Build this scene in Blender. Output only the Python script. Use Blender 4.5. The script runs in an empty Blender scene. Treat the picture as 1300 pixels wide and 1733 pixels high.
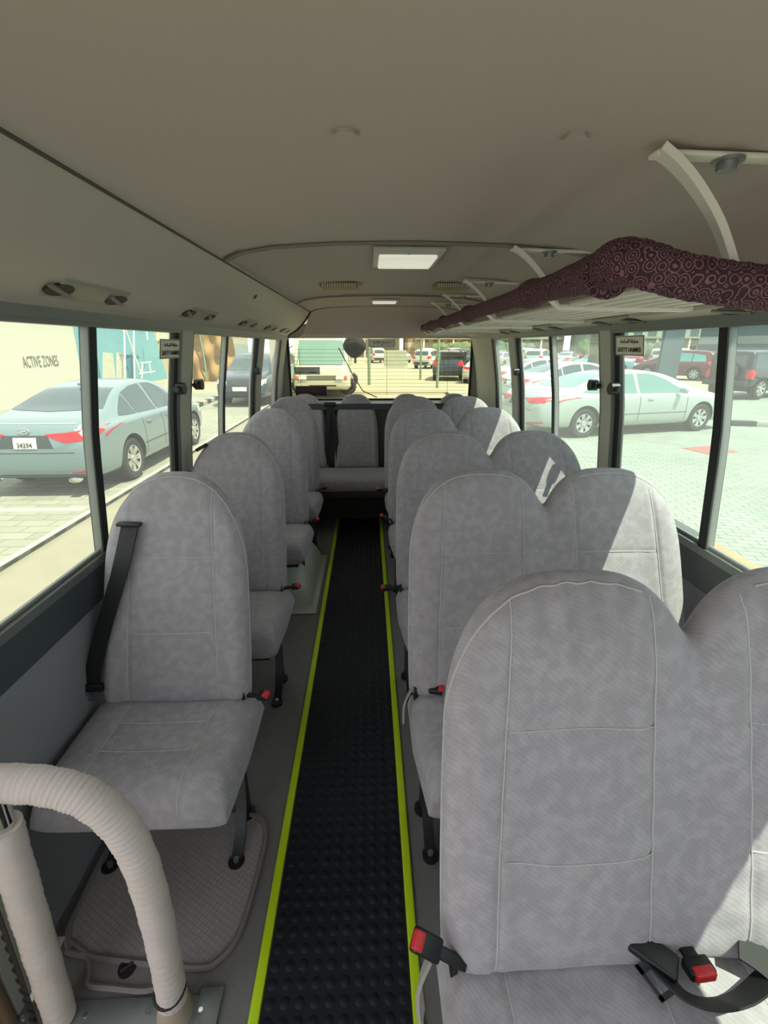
import bpy, bmesh, math, random
from math import sin, cos, pi, radians, sqrt, atan, tan, exp
from mathutils import Vector, Matrix
from mathutils.bvhtree import BVHTree
random.seed(7)
SC = bpy.context.scene
COL = SC.collection
# ------------------------------------------------------------------ camera, world, sun, exposure
F = 780.0; CH = 1.442
TH = atan(281/F); PS = atan(28/F*cos(TH))
cam = bpy.data.cameras.new('camera'); camo = bpy.data.objects.new('camera', cam); COL.objects.link(camo)
cam.sensor_fit = 'HORIZONTAL'; cam.sensor_width = 36.0; cam.lens = 36.0*F/1300.0
cam.clip_start = 0.02; cam.clip_end = 500
camo.location = (0, 0, CH)
R_ = Vector((cos(PS), -sin(PS), 0)); FW = Vector((sin(PS)*cos(TH), cos(PS)*cos(TH), -sin(TH))); UP = R_.cross(FW)
camo.rotation_euler = Matrix((R_, UP, -FW)).transposed().to_euler()
SC.camera = camo
CPT = Vector((0, 0, CH))
def at(px, py, axis, val):
    d = FW + R_*((px-650)/F) - UP*((py-866)/F)
    i = 'xyz'.index(axis)
    return CPT + d*((val-CPT[i])/d[i])
w = bpy.data.worlds.new('world'); SC.world = w; w.use_nodes = True
wn = w.node_tree.nodes; wl = w.node_tree.links
bg = wn['Background']; bg.inputs[0].default_value = (0.90, 0.95, 1.0, 1); bg.inputs[1].default_value = 1.0
sd = bpy.data.lights.new('sun', 'SUN'); sd.energy = 6.0; sd.angle = radians(0.5); sd.color = (1.0, 0.92, 0.76)
so = bpy.data.objects.new('sun', sd); COL.objects.link(so)
SUN = Vector((0.36, -0.26, 0.90)).normalized()
so.rotation_euler = (-SUN).to_track_quat('-Z', 'Y').to_euler()
SC.view_settings.view_transform = 'Standard'; SC.view_settings.look = 'None'
SC.view_settings.exposure = 0.88; SC.view_settings.gamma = 1.0; SC.view_settings.use_curve_mapping = False
# ------------------------------------------------------------------ materials
def srgb(r, g, b):
    f = lambda c: (c/255/12.92 if c/255 <= .04045 else ((c/255+.055)/1.055)**2.4)
    return (f(r), f(g), f(b), 1)
MATS = {}
def M(name, col, rough=.6, metal=0.0, noise=0.0, nscale=20, bump=0.0, bscale=200, spec=.5, coat=0.0, emit=None):
    if name in MATS: return MATS[name]
    m = bpy.data.materials.new(name); m.use_nodes = True
    nt = m.node_tree; b = nt.nodes['Principled BSDF']
    b.inputs['Base Color'].default_value = col; b.inputs['Roughness'].default_value = rough
    b.inputs['Metallic'].default_value = metal; b.inputs['Specular IOR Level'].default_value = spec
    b.inputs['Coat Weight'].default_value = coat
    tc = nt.nodes.new('ShaderNodeTexCoord')
    if noise:
        n = nt.nodes.new('ShaderNodeTexNoise'); n.inputs['Scale'].default_value = nscale; n.inputs['Detail'].default_value = 4
        nt.links.new(tc.outputs['Object'], n.inputs['Vector'])
        mx = nt.nodes.new('ShaderNodeMix'); mx.data_type = 'RGBA'
        mx.inputs['A'].default_value = tuple(c*(1-noise) for c in col[:3])+(1,)
        mx.inputs['B'].default_value = tuple(min(1, c*(1+noise)) for c in col[:3])+(1,)
        nt.links.new(n.outputs['Fac'], mx.inputs['Factor']); nt.links.new(mx.outputs['Result'], b.inputs['Base Color'])
    if bump:
        n2 = nt.nodes.new('ShaderNodeTexNoise'); n2.inputs['Scale'].default_value = bscale
        nt.links.new(tc.outputs['Object'], n2.inputs['Vector'])
        bp = nt.nodes.new('ShaderNodeBump'); bp.inputs['Strength'].default_value = bump; bp.inputs['Distance'].default_value = .002
        nt.links.new(n2.outputs['Fac'], bp.inputs['Height']); nt.links.new(bp.outputs['Normal'], b.inputs['Normal'])
    if emit:
        b.inputs['Emission Color'].default_value = emit[0]; b.inputs['Emission Strength'].default_value = emit[1]
    MATS[name] = m
    return m
def nodes_of(m): return m.node_tree.nodes, m.node_tree.links, m.node_tree.nodes['Principled BSDF']

# seat velour: soft noise, wavy pressed weave, sheen
def fabric_mat(name, ca, cb):
    m = M(name, ca, .85, spec=.2); N, L, b = nodes_of(m)
    tc = N.new('ShaderNodeTexCoord')
    n = N.new('ShaderNodeTexNoise'); n.inputs['Scale'].default_value = 7; n.inputs['Detail'].default_value = 6
    n3 = N.new('ShaderNodeTexNoise'); n3.inputs['Scale'].default_value = 42; n3.inputs['Detail'].default_value = 3
    wv = N.new('ShaderNodeTexWave'); wv.inputs['Scale'].default_value = 55; wv.inputs['Distortion'].default_value = 9; wv.inputs['Detail'].default_value = 1; wv.inputs['Detail Scale'].default_value = .35; wv.bands_direction = 'DIAGONAL'
    for q in (n, n3, wv): L.new(tc.outputs['Object'], q.inputs['Vector'])
    mx = N.new('ShaderNodeMix'); mx.data_type = 'RGBA'; mx.inputs['A'].default_value = ca; mx.inputs['B'].default_value = cb
    L.new(n.outputs['Fac'], mx.inputs['Factor'])
    mr = N.new('ShaderNodeMapRange'); mr.inputs['From Min'].default_value = .42; mr.inputs['From Max'].default_value = .62; mr.inputs['To Min'].default_value = .90; mr.inputs['To Max'].default_value = 1.04
    L.new(n3.outputs['Fac'], mr.inputs['Value'])
    mr2 = N.new('ShaderNodeMapRange'); mr2.inputs['To Min'].default_value = .955; mr2.inputs['To Max'].default_value = 1.03
    L.new(wv.outputs['Fac'], mr2.inputs['Value'])
    mm = N.new('ShaderNodeMath'); mm.operation = 'MULTIPLY'; L.new(mr.outputs[0], mm.inputs[0]); L.new(mr2.outputs[0], mm.inputs[1])
    vm = N.new('ShaderNodeVectorMath'); vm.operation = 'SCALE'; L.new(mx.outputs['Result'], vm.inputs[0]); L.new(mm.outputs[0], vm.inputs['Scale'])
    L.new(vm.outputs[0], b.inputs['Base Color'])
    bp = N.new('ShaderNodeBump'); bp.inputs['Strength'].default_value = .12; bp.inputs['Distance'].default_value = .001
    L.new(wv.outputs['Fac'], bp.inputs['Height']); L.new(bp.outputs['Normal'], b.inputs['Normal'])
    b.inputs['Sheen Weight'].default_value = .25; b.inputs['Sheen Roughness'].default_value = .4
    return m
FAB = fabric_mat('grey_velour', srgb(158, 151, 156), srgb(170, 166, 171))
FABL = M('seam_thread', srgb(184, 181, 179), .85)
BLK = M('black_plastic', srgb(22, 22, 24), .45)
BELT = M('black_webbing', srgb(20, 21, 24), .6, bump=.3, bscale=600)
RED = M('red_button', srgb(200, 45, 50), .4)
STEEL = M('dull_steel', srgb(150, 155, 155), .4, .8, noise=.15, nscale=40)
CHROME = M('chrome', srgb(220, 220, 220), .12, 1.0)
CEIL = M('headliner', srgb(184, 172, 166), .9, noise=.04, nscale=3, bump=.1, bscale=400, spec=.2)
DUCT = M('duct_vinyl', srgb(184, 173, 163), .55, noise=.03, nscale=4, spec=.4)
PILL = M('pillar_plastic', srgb(178, 176, 162), .6)
ALU = M('window_aluminium', srgb(120, 124, 122), .45, .5)
RUB = M('black_rubber', srgb(18, 20, 20), .6)
WALLP = M('lower_wall_vinyl', srgb(136, 137, 142), .7, noise=.05, nscale=8, bump=.15, bscale=300)
DTRIM = M('dark_sill_trim', srgb(62, 68, 72), .5)
FLOORM = M('grey_vinyl_floor', srgb(112, 109, 109), .6, noise=.08, nscale=15)
MAT = M('black_stud_rubber', srgb(19, 22, 31), .62, noise=.3, nscale=9, spec=.35)
YEL = M('yellow_edge', srgb(186, 216, 10), .5, noise=.05, nscale=30)
WRAP = M('cream_wrap_cloth', srgb(196, 184, 178), .9, noise=.08, nscale=25, bump=.4, bscale=120)
WHITEP = M('white_paint_tube', srgb(226, 222, 212), .4)
PALE = M('pale_plastic', srgb(205, 200, 180), .5)
DARKH = M('vent_dark', srgb(38, 36, 32), .6)
SIGNW = M('sign_film', srgb(226, 220, 204), .6)
INK = M('sign_ink', srgb(60, 55, 45), .7)
REDINK = M('sign_red_ink', srgb(170, 60, 60), .7)
# purple patterned rack cloth
PUR = M('purple_brocade', srgb(80, 52, 62), .85, spec=.2)
N, L, b = nodes_of(PUR)
tc = N.new('ShaderNodeTexCoord'); vo = N.new('ShaderNodeTexVoronoi'); vo.inputs['Scale'].default_value = 52; vo.inputs['Randomness'].default_value = .15
wr = N.new('ShaderNodeMath'); wr.operation = 'SINE'; ml = N.new('ShaderNodeMath'); ml.operation = 'MULTIPLY'; ml.inputs[1].default_value = 26
cr = N.new('ShaderNodeValToRGB'); cr.color_ramp.elements[0].position = .35; cr.color_ramp.elements[0].color = srgb(66, 46, 53); cr.color_ramp.elements[1].position = .75; cr.color_ramp.elements[1].color = srgb(136, 96, 108)
L.new(tc.outputs['Object'], vo.inputs['Vector']); L.new(vo.outputs['Distance'], ml.inputs[0]); L.new(ml.outputs[0], wr.inputs[0]); L.new(wr.outputs[0], cr.inputs[0]); L.new(cr.outputs[0], b.inputs['Base Color'])
# glass with a thin dust film
def glass_mat(name, tint, dust, gloss=.03):
    m = bpy.data.materials.new(name); m.use_nodes = True; nt = m.node_tree; nt.nodes.clear()
    o = nt.nodes.new('ShaderNodeOutputMaterial'); t = nt.nodes.new('ShaderNodeBsdfTransparent'); g = nt.nodes.new('ShaderNodeBsdfGlossy')
    tr = nt.nodes.new('ShaderNodeBsdfTranslucent'); mx = nt.nodes.new('ShaderNodeMixShader'); m2 = nt.nodes.new('ShaderNodeMixShader')
    t.inputs[0].default_value = tint+(1,); g.inputs['Roughness'].default_value = .02; tr.inputs[0].default_value = (.9, .92, .88, 1)
    m2.inputs[0].default_value = dust; mx.inputs[0].default_value = gloss
    nt.links.new(t.outputs[0], m2.inputs[1]); nt.links.new(tr.outputs[0], m2.inputs[2])
    nt.links.new(m2.outputs[0], mx.inputs[1]); nt.links.new(g.outputs[0], mx.inputs[2]); nt.links.new(mx.outputs[0], o.inputs[0])
    return m
GL = glass_mat('left_glass', (.92, .94, .88), .05); GR = glass_mat('right_glass', (.84, .93, .90), .05); GB = glass_mat('rear_glass', (.97, .97, .86), .010, .012)
# ------------------------------------------------------------------ helpers
def link_mesh(name, bm, mat, parent=None, smooth=True, sharp=40):
    me = bpy.data.meshes.new(name)
    bmesh.ops.recalc_face_normals(bm, faces=bm.faces[:])
    bm.to_mesh(me); bm.free()
    for mm in (mat if isinstance(mat, (list, tuple)) else [mat]): me.materials.append(mm)
    if smooth:
        me.shade_smooth()
        if hasattr(me, 'set_sharp_from_angle'): me.set_sharp_from_angle(angle=radians(sharp))
    o = bpy.data.objects.new(name, me); COL.objects.link(o)
    if parent: o.parent = parent
    return o
def tag(o, label=None, cat=None, group=None, kind=None):
    if label: o['label'] = label
    if cat: o['category'] = cat
    if group: o['group'] = group
    if kind: o['kind'] = kind
    return o
def empty(name, loc=(0, 0, 0), rz=0, label=None, cat=None, group=None):
    o = bpy.data.objects.new(name, None); COL.objects.link(o); o.location = loc; o.rotation_euler = (0, 0, rz); o.empty_display_size = .1
    return tag(o, label, cat, group)
def dup(o, parent=None):
    c = o.copy(); COL.objects.link(c)
    if parent: c.parent = parent
    for ch in [k for k in o.children]: dup(ch, c)
    return c
def bx(bm, c, s, bev=0, rot=None):
    r = bmesh.ops.create_cube(bm, size=1.0)
    vs = r['verts']; bmesh.ops.scale(bm, vec=s, verts=vs)
    if bev:
        es = list({e for v in vs for e in v.link_edges})
        rb = bmesh.ops.bevel(bm, geom=es, offset=bev, segments=3, affect='EDGES', profile=.5)
        vs = list({v for f in rb['faces'] for v in f.verts} | {v for v in vs if v.is_valid})
    if rot is not None: bmesh.ops.rotate(bm, matrix=rot, verts=vs)
    bmesh.ops.translate(bm, vec=c, verts=vs)
def box(name, c, s, mat, parent=None, bev=0, rot=None):
    bm = bmesh.new(); bx(bm, c, s, bev, rot); return link_mesh(name, bm, mat, parent)
def frames(pts):
    out = []; n = len(pts); up = Vector((0, 0, 1)); prev = None
    for i in range(n):
        t = (pts[min(i+1, n-1)]-pts[max(i-1, 0)]).normalized()
        if prev is None:
            a = up if abs(t.z) < .9 else Vector((1, 0, 0)); s = t.cross(a).normalized()
        else:
            s = (prev - t*prev.dot(t)).normalized()
        prev = s; out.append((t, s, t.cross(s)))
    return out
def tb(bm, pts, r, seg=12, cap=True):
    pts = [Vector(p) for p in pts]; fr = frames(pts); rings = []
    for i, p in enumerate(pts):
        t, s, u = fr[i]; rr = r(i/(len(pts)-1)) if callable(r) else r
        ring = []
        for k in range(seg):
            a = 2*pi*k/seg
            q = rr if not isinstance(rr, tuple) else None
            if q is None: v = p+s*cos(a)*rr[0]+u*sin(a)*rr[1]
            else: v = p+(s*cos(a)+u*sin(a))*q
            ring.append(bm.verts.new(v))
        rings.append(ring)
    for i in range(len(rings)-1):
        for k in range(seg): bm.faces.new((rings[i][k], rings[i][(k+1) % seg], rings[i+1][(k+1) % seg], rings[i+1][k]))
    if cap: bm.faces.new(rings[0][::-1]); bm.faces.new(rings[-1])
def tube(name, pts, r, mat, parent=None, seg=12):
    bm = bmesh.new(); tb(bm, pts, r, seg); return link_mesh(name, bm, mat, parent)
def smooth_path(pts, n=8):
    pts = [Vector(p) for p in pts]; out = []
    for i in range(len(pts)-1):
        p0 = pts[max(i-1, 0)]; p1 = pts[i]; p2 = pts[i+1]; p3 = pts[min(i+2, len(pts)-1)]
        for k in range(n):
            t = k/n
            out.append(.5*((2*p1)+(p2-p0)*t+(2*p0-5*p1+4*p2-p3)*t*t+(3*p1-p0-3*p2+p3)*t**3))
    out.append(pts[-1]); return out
def cylm(bm, c, axis, r, h, seg=24, r2=None):
    axis = Vector(axis).normalized(); c = Vector(c)
    m = Vector((0, 0, 1)).rotation_difference(axis).to_matrix().to_4x4()
    r_ = bmesh.ops.create_cone(bm, cap_ends=True, segments=seg, radius1=r, radius2=r if r2 is None else r2, depth=h)
    bmesh.ops.transform(bm, matrix=Matrix.Translation(c) @ m, verts=r_['verts'])
def cyl(name, c, axis, r, h, mat, parent=None, seg=24, r2=None):
    bm = bmesh.new(); cylm(bm, c, axis, r, h, seg, r2); return link_mesh(name, bm, mat, parent)
def rb(bm, pts, wv, th=.0015):
    """ribbon: centre points, half-width vectors"""
    pts = [Vector(p) for p in pts]; rows = []
    for i, p in enumerate(pts):
        t = (pts[min(i+1, len(pts)-1)]-pts[max(i-1, 0)]).normalized()
        h = Vector(wv[i] if isinstance(wv, list) else wv); n = t.cross(h).normalized()*th
        rows.append([bm.verts.new(q) for q in (p-h-n, p+h-n, p+h+n, p-h+n)])
    for i in range(len(rows)-1):
        for k in range(4): bm.faces.new((rows[i][k], rows[i][(k+1) % 4], rows[i+1][(k+1) % 4], rows[i+1][k]))
    bm.faces.new(rows[0][::-1]); bm.faces.new(rows[-1])
def gridsurf(bm, fn, nu, nv, thick=None):
    """surface of fn(u,v), 0..1; thick: second fn for the far side, closed"""
    g = [[bm.verts.new(fn(i/nu, j/nv)) for j in range(nv+1)] for i in range(nu+1)]
    for i in range(nu):
        for j in range(nv): bm.faces.new((g[i][j], g[i+1][j], g[i+1][j+1], g[i][j+1]))
    if thick:
        h = [[bm.verts.new(thick(i/nu, j/nv)) for j in range(nv+1)] for i in range(nu+1)]
        for i in range(nu):
            for j in range(nv): bm.faces.new((h[i][j+1], h[i+1][j+1], h[i+1][j], h[i][j]))
        for i in range(nu):
            bm.faces.new((g[i+1][0], g[i][0], h[i][0], h[i+1][0])); bm.faces.new((g[i][nv], g[i+1][nv], h[i+1][nv], h[i][nv]))
        for j in range(nv):
            bm.faces.new((g[0][j], g[0][j+1], h[0][j+1], h[0][j])); bm.faces.new((g[nu][j+1], g[nu][j], h[nu][j], h[nu][j+1]))
def text_mesh(name, body, width, height, mat, mtx, parent=None, depth=.0008, bold=0.0):
    cu = bpy.data.curves.new(name, 'FONT'); cu.body = body; cu.extrude = 0.0; cu.offset = bold; cu.resolution_u = 2
    o = bpy.data.objects.new(name, cu); COL.objects.link(o)
    bpy.context.view_layer.update(); dg = bpy.context.evaluated_depsgraph_get()
    me = bpy.data.meshes.new_from_object(o.evaluated_get(dg)); bpy.data.objects.remove(o)
    xs = [v.co.x for v in me.vertices]; ys = [v.co.y for v in me.vertices]
    if not xs: return None
    sx = width/max(1e-6, max(xs)-min(xs)); sy = height/max(1e-6, max(ys)-min(ys)); cx = (max(xs)+min(xs))/2; cy = (max(ys)+min(ys))/2
    me.transform(mtx @ Matrix.Diagonal((sx, sy, 1, 1)) @ Matrix.Translation((-cx, -cy, 0)))
    bm = bmesh.new(); bm.from_mesh(me); bpy.data.meshes.remove(me)
    n = (mtx.to_3x3() @ Vector((0, 0, 1))).normalized()
    r = bmesh.ops.extrude_face_region(bm, geom=bm.faces[:]); bmesh.ops.translate(bm, vec=n*depth, verts=[v for v in r['geom'] if isinstance(v, bmesh.types.BMVert)])
    return link_mesh(name, bm, mat, parent, smooth=False)
def basis(o, xd, yd):
    xd = Vector(xd).normalized(); yd = Vector(yd); yd = (yd-xd*yd.dot(xd)).normalized(); z = xd.cross(yd)
    m = Matrix((xd, yd, z)).transposed().to_4x4(); m.translation = Vector(o); return m
# ------------------------------------------------------------------ bus shell
XC = .11; YF = -1.25; YR = 4.28
PROF = [(-.05, .95), (0, .95), (.45, .945), (.85, .905), (1.2, .866), (1.5, .812), (1.56, .80), (1.70, .76), (1.85, .70)]
def hw(z):
    for (a, wa), (b_, wb) in zip(PROF, PROF[1:]):
        if z <= b_: return wa+(wb-wa)*(z-a)/(b_-a)
    return PROF[-1][1]
def wall_slab(bm, side, y0, y1, z0, z1, inset=0.0, th=.02, nz=None):
    nz = nz or max(1, int((z1-z0)/.08))
    def inner(u, v):
        z = z0+(z1-z0)*v; return Vector((XC+side*(hw(z)-inset), y0+(y1-y0)*u, z))
    def outer(u, v):
        z = z0+(z1-z0)*v; return Vector((XC+side*(hw(z)-inset+th), y0+(y1-y0)*u, z))
    gridsurf(bm, inner, 1, nz, outer)
def strip(name, side, y0, y1, z0, z1, mat, parent=None, inset=0.0, th=.02):
    bm = bmesh.new(); wall_slab(bm, side, y0, y1, z0, z1, inset, th); return link_mesh(name, bm, mat, parent)
# floor with step well cut at the front left
def poly_slab(bm, pts, z0, z1):
    lo = [bm.verts.new((x, y, z0)) for x, y in pts]; hi = [bm.verts.new((x, y, z1)) for x, y in pts]
    bm.faces.new(lo[::-1]); bm.faces.new(hi)
    for i in range(len(pts)): j = (i+1) % len(pts); bm.faces.new((lo[i], lo[j], hi[j], hi[i]))
bm = bmesh.new()
poly_slab(bm, [(-.84, YR), (-.84, .78), (-.80, .78), (-.80, .597), (-.34, .597), (-.34, YF), (1.06, YF), (1.06, YR)], -.05, 0)
fl = tag(link_mesh('floor', bm, FLOORM, smooth=False), kind='structure', label='grey vinyl bus floor')
N, L, b = nodes_of(FLOORM)   # embossed diamond grid
tc = N.new('ShaderNodeTexCoord'); mp = N.new('ShaderNodeMapping'); mp.inputs['Rotation'].default_value = (0, 0, radians(38)); mp.inputs['Scale'].default_value = (28, 28, 28)
ck = N.new('ShaderNodeTexBrick'); ck.inputs['Mortar Size'].default_value = .06; ck.offset = 0; ck.inputs['Scale'].default_value = 1; ck.inputs['Brick Width'].default_value = 1; ck.inputs['Row Height'].default_value = 1
bp = N.new('ShaderNodeBump'); bp.inputs['Strength'].default_value = .5; bp.inputs['Distance'].default_value = .002
L.new(tc.outputs['Object'], mp.inputs['Vector']); L.new(mp.outputs[0], ck.inputs['Vector']); L.new(ck.outputs['Fac'], bp.inputs['Height']); bp.invert = True; L.new(bp.outputs[0], b.inputs['Normal'])
# step well
bm = bmesh.new(); bx(bm, (-.60, -.3, -.32), (.60, 1.80, .04)); bx(bm, (-.60, .60, -.185), (.50, .03, .26)); bx(bm, (-.33, -.3, -.185), (.02, 1.77, .26))
tag(link_mesh('trim_8', bm, M('step_well', srgb(120, 120, 115), .6), smooth=False), kind='structure', label='entrance step well')
# lower walls
LW = strip('wall_left', -1, .60, YR, 0.0, .74, WALLP, th=.03); tag(LW, kind='structure', label='grey vinyl lower wall on the left side')
RW = strip('wall_right', 1, YF, YR, 0.0, .74, WALLP, th=.03); tag(RW, kind='structure', label='grey vinyl lower wall on the right side')
t1 = strip('trim_1', -1, .60, YR, .735, .845, DTRIM, inset=.012, th=.045); tag(t1, kind='structure', label='dark grey sill trim under the left windows')
t2 = strip('trim_2', 1, YF, YR, .735, .845, DTRIM, inset=.012, th=.045); tag(t2, kind='structure', label='dark grey sill trim under the right windows')
# pillars and headers
def pillar(name, side, y0, y1, lab):
    p = strip(name, side, y0, y1, .84, 1.54, PILL, inset=.014, th=.05); tag(p, kind='structure', label=lab); return p
pillar('trim_3', -1, 1.875, 1.985, 'pale pillar between the first and second left windows')
pillar('trim_4', -1, 3.20, 3.34, 'pale pillar between the second and third left windows')
pillar('trim_5', -1, 4.00, YR, 'pale rear corner pillar on the left')
pillar('trim_6', 1, 1.825, 1.905, 'pale pillar between the first and second right windows')
pillar('trim_7', 1, 3.03, 3.15, 'pale pillar between the second and third right windows')
pillar('trim_9', 1, 3.60, YR, 'pale rear corner pillar on the right')
pillar('trim_10', -1, .50, .60, 'pale door pillar at the front left')
for s, y0, n, lab in ((-1, .55, 'trim_11', 'header rail over the left windows'), (1, YF, 'trim_12', 'header rail over the right windows')):
    h = strip(n, s, y0, YR, 1.497, 1.535, ALU, inset=.02, th=.05); tag(h, kind='structure', label=lab)
# windows
def window(name, side, y0, y1, ymid, glass, lab, dark=True, knob=None):
    bm = bmesh.new(); wall_slab(bm, side, y0, ymid+.01, .86, 1.50, .004, .004)
    p = link_mesh(name, bm, glass, smooth=True); tag(p, kind='structure', label=lab)
    bm = bmesh.new(); wall_slab(bm, side, ymid-.01, y1, .86, 1.50, -.008, .004)
    link_mesh('rear_pane', bm, glass, p)
    bm = bmesh.new(); wall_slab(bm, side, y0, y1, .843, .868, .012, .034); wall_slab(bm, side, y0, y1, .868, .88, -.002, .008); wall_slab(bm, side, y0, y1, 1.487, 1.50, .012, .03)
    wall_slab(bm, side, y0, y0+.016, .86, 1.49, .012, .03); wall_slab(bm, side, y1-.016, y1, .86, 1.49, .012, .03)
    link_mesh('window_frame', bm, ALU, p)
    bm = bmesh.new(); wall_slab(bm, side, ymid-.022, ymid+.006, .868, 1.488, .008, .03); link_mesh('centre_stile', bm, RUB if dark else ALU, p)
    bm = bmesh.new(); wall_slab(bm, side, ymid-.030, ymid-.022, .868, 1.488, .006, .02); link_mesh('stile_channel', bm, ALU, p)
    bm = bmesh.new(); wall_slab(bm, side, y1-.05, y1-.016, .868, 1.488, .004, .02); link_mesh('rubber_seal', bm, RUB, p)
    for ky in (knob or []):
        z = 1.29; x = XC+side*(hw(z)-.03)
        k = cyl('window_latch', (x, ky, z), (1, 0, 0), .022, .03, BLK, p, 16); cyl('latch_pin', (x+side*.0, ky-.02, z), (0, 1, 0), .011, .06, BLK, k, 12)
    return p
window('window_1', -1, .60, 1.875, 1.295, GL, 'first left window with a black centre stile', knob=[1.83])
window('window_2', -1, 1.985, 3.20, 2.50, GL, 'second left window', True, [2.03, 3.13])
window('window_3', -1, 3.34, 4.00, 3.95, GL, 'third left window', False)
window('window_4', 1, YF, 1.825, 1.256, GR, 'first right window with a black centre stile', knob=[1.77])
window('window_5', 1, 1.905, 3.03, 2.458, GR, 'second right window', True, [1.94, 2.99])
window('window_6', 1, 3.15, 3.60, 3.55, GR, 'third right window', False)
# duct on the left, side lining on the right, headliner
DU = [(-.72, 1.50), (-.685, 1.512), (-.665, 1.535), (-.60, 1.565), (-.55, 1.60), (-.50, 1.648), (-.46, 1.697), (-.455, 1.712)]
def yend(k): return 4.06 + .17*(1-(k-1)/6.0) if k > 0 else 4.24
bm = bmesh.new(); rows = []
ys = [YF+i*.25 for i in range(22)]
for k, (x, z) in enumerate(DU):
    ye = 4.24-.22*max(0, min(1, (z-1.53)/.17))**.6
    rows.append([bm.verts.new((x, min(y, ye-.001*(len(ys)-i)), z)) for i, y in enumerate(ys)] + [bm.verts.new((x, ye, z))])
for a, b_ in zip(rows, rows[1:]):
    for i in range(len(a)-1): bm.faces.new((a[i], a[i+1], b_[i+1], b_[i]))
tag(link_mesh('trim_13', bm, DUCT), kind='structure', label='long air duct running over the left windows')
bm = bmesh.new(); ye = lambda z: 4.245-.22*max(0, min(1, (z-1.53)/.17))**.6
tb(bm, smooth_path([(x+.004, ye(z)+.004, z-.003) for x, z in DU[1:]], 4), .007, 8)
tag(link_mesh('trim_14', bm, RUB), kind='structure', label='dark edging round the rear end of the left duct')
bm = bmesh.new()
RP = [(.935, 1.50), (.905, 1.515), (.86, 1.53), (.845, 1.56), (.835, 1.62), (.80, 1.705)]
def rf(u, v):
    k = v*(len(RP)-1); i = min(int(k), len(RP)-2); t = k-i; return Vector((RP[i][0]*(1-t)+RP[i+1][0]*t, YF+(YR-YF)*u, RP[i][1]*(1-t)+RP[i+1][1]*t))
gridsurf(bm, rf, 12, len(RP)-1)
tag(link_mesh('trim_15', bm, DUCT), kind='structure', label='vinyl lining over the right windows')
CP = [(-.47, 1.69), (-.45, 1.706), (-.40, 1.725), (-.30, 1.739), (-.10, 1.748), (.17, 1.751), (.45, 1.747), (.64, 1.737), (.74, 1.722), (.785, 1.708), (.81, 1.69)]
def cz(x):
    for (a, za), (b_, zb) in zip(CP, CP[1:]):
        if x <= b_: return za+(zb-za)*(x-a)/(b_-a)
    return CP[-1][1]
def cf(u, v, dz=0.0):
    y = YF+(YR-YF)*u; k = v*(len(CP)-1); i = min(int(k), len(CP)-2); t = k-i
    x = CP[i][0]*(1-t)+CP[i+1][0]*t; z = CP[i][1]*(1-t)+CP[i+1][1]*t
    if y > 1.65: z += .006
    return Vector((x, y, z))
bm = bmesh.new(); us = [YF, 1.62, 1.65, 1.66, 3.22, 3.25, 3.9, 3.98, 4.03, 4.08, 4.14, 4.19, 4.23, 4.26, 4.28]
dz = {3.98: 0, 4.03: -.008, 4.08: -.022, 4.14: -.055, 4.19: -.10, 4.23: -.15, 4.26: -.20, 4.28: -.235}
rows = []
for y in us:
    row = []
    for k in range(len(CP)*3-2):
        i = min(k//3, len(CP)-2); t = (k-3*i)/3
        x = CP[i][0]*(1-t)+CP[i+1][0]*t; z = CP[i][1]*(1-t)+CP[i+1][1]*t
        if y >= 1.66: z += .006
        d = dz.get(y, 0); f = -d/.235
        z = z+d
        if f > 0: z = max(z*(1-f)+1.515*f, 1.512); x = XC+.06+(x-XC-.06)*(1+f*.22)
        row.append(bm.verts.new((x, y, z)))
    rows.append(row)
for a, b_ in zip(rows, rows[1:]):
    for i in range(len(a)-1): bm.faces.new((a[i], a[i+1], b_[i+1], b_[i]))
tag(link_mesh('ceiling', bm, CEIL), kind='structure', label='beige fabric headliner')
def arch(name, y, r, mat, lab, x0=-.452, x1=.79, dzz=-.004, bow=.0):
    pts = []
    for k in range(41):
        x = x0+(x1-x0)*k/40; pts.append((x, y+bow*((x-XC)/.65)**2, cz(x)+dzz))
    bm = bmesh.new(); tb(bm, pts, (lambda t: (r, r*.6)), 8); tag(link_mesh(name, bm, mat), kind='structure', label=lab)
tube('crease', [(-.459, YF, 1.6985), (-.459, 2, 1.6985), (-.459, 4.04, 1.6985)], .0035, M('crease_line', srgb(78, 72, 62), .7), None, 6).name = 'trim_23'  # thin dark tubes added to strengthen the weak crease lines, left then right
tube('crease', [(.799, YF, 1.703), (.799, 2, 1.703), (.799, 4.04, 1.703)], .003, M('crease_line', srgb(78, 72, 62), .7), None, 6).name = 'trim_24'
for n_, l_ in (('trim_23', 'dark line added along the crease between the left duct and the ceiling'), ('trim_24', 'dark line added along the crease between the ceiling and the right lining')): tag(bpy.data.objects[n_], l_, kind='structure')
arch('trim_16', 1.64, .011, M('arch_trim', srgb(130, 122, 110), .6), 'ridge trim across the middle of the ceiling', bow=.06)
arch('trim_17', 3.25, .009, M('arch_trim', srgb(130, 122, 110), .6), 'second ridge trim across the ceiling', bow=.04)
arch('trim_18', 4.03, .008, RUB, 'dark seam in front of the rear dome', dzz=-.006)
# outer roof, keeps daylight out
bm = bmesh.new()
def orf(u, v):
    a = pi*v; return Vector((XC-cos(a)*.835, YF+(YR+.06-YF)*u, 1.54+.30*sin(a)**.6 if 0 < v < 1 else 1.50))
gridsurf(bm, orf, 2, 20)
tag(link_mesh('roof', bm, M('roof_paint', srgb(225, 225, 220), .4)), kind='structure', label='outer roof skin of the bus')
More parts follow.
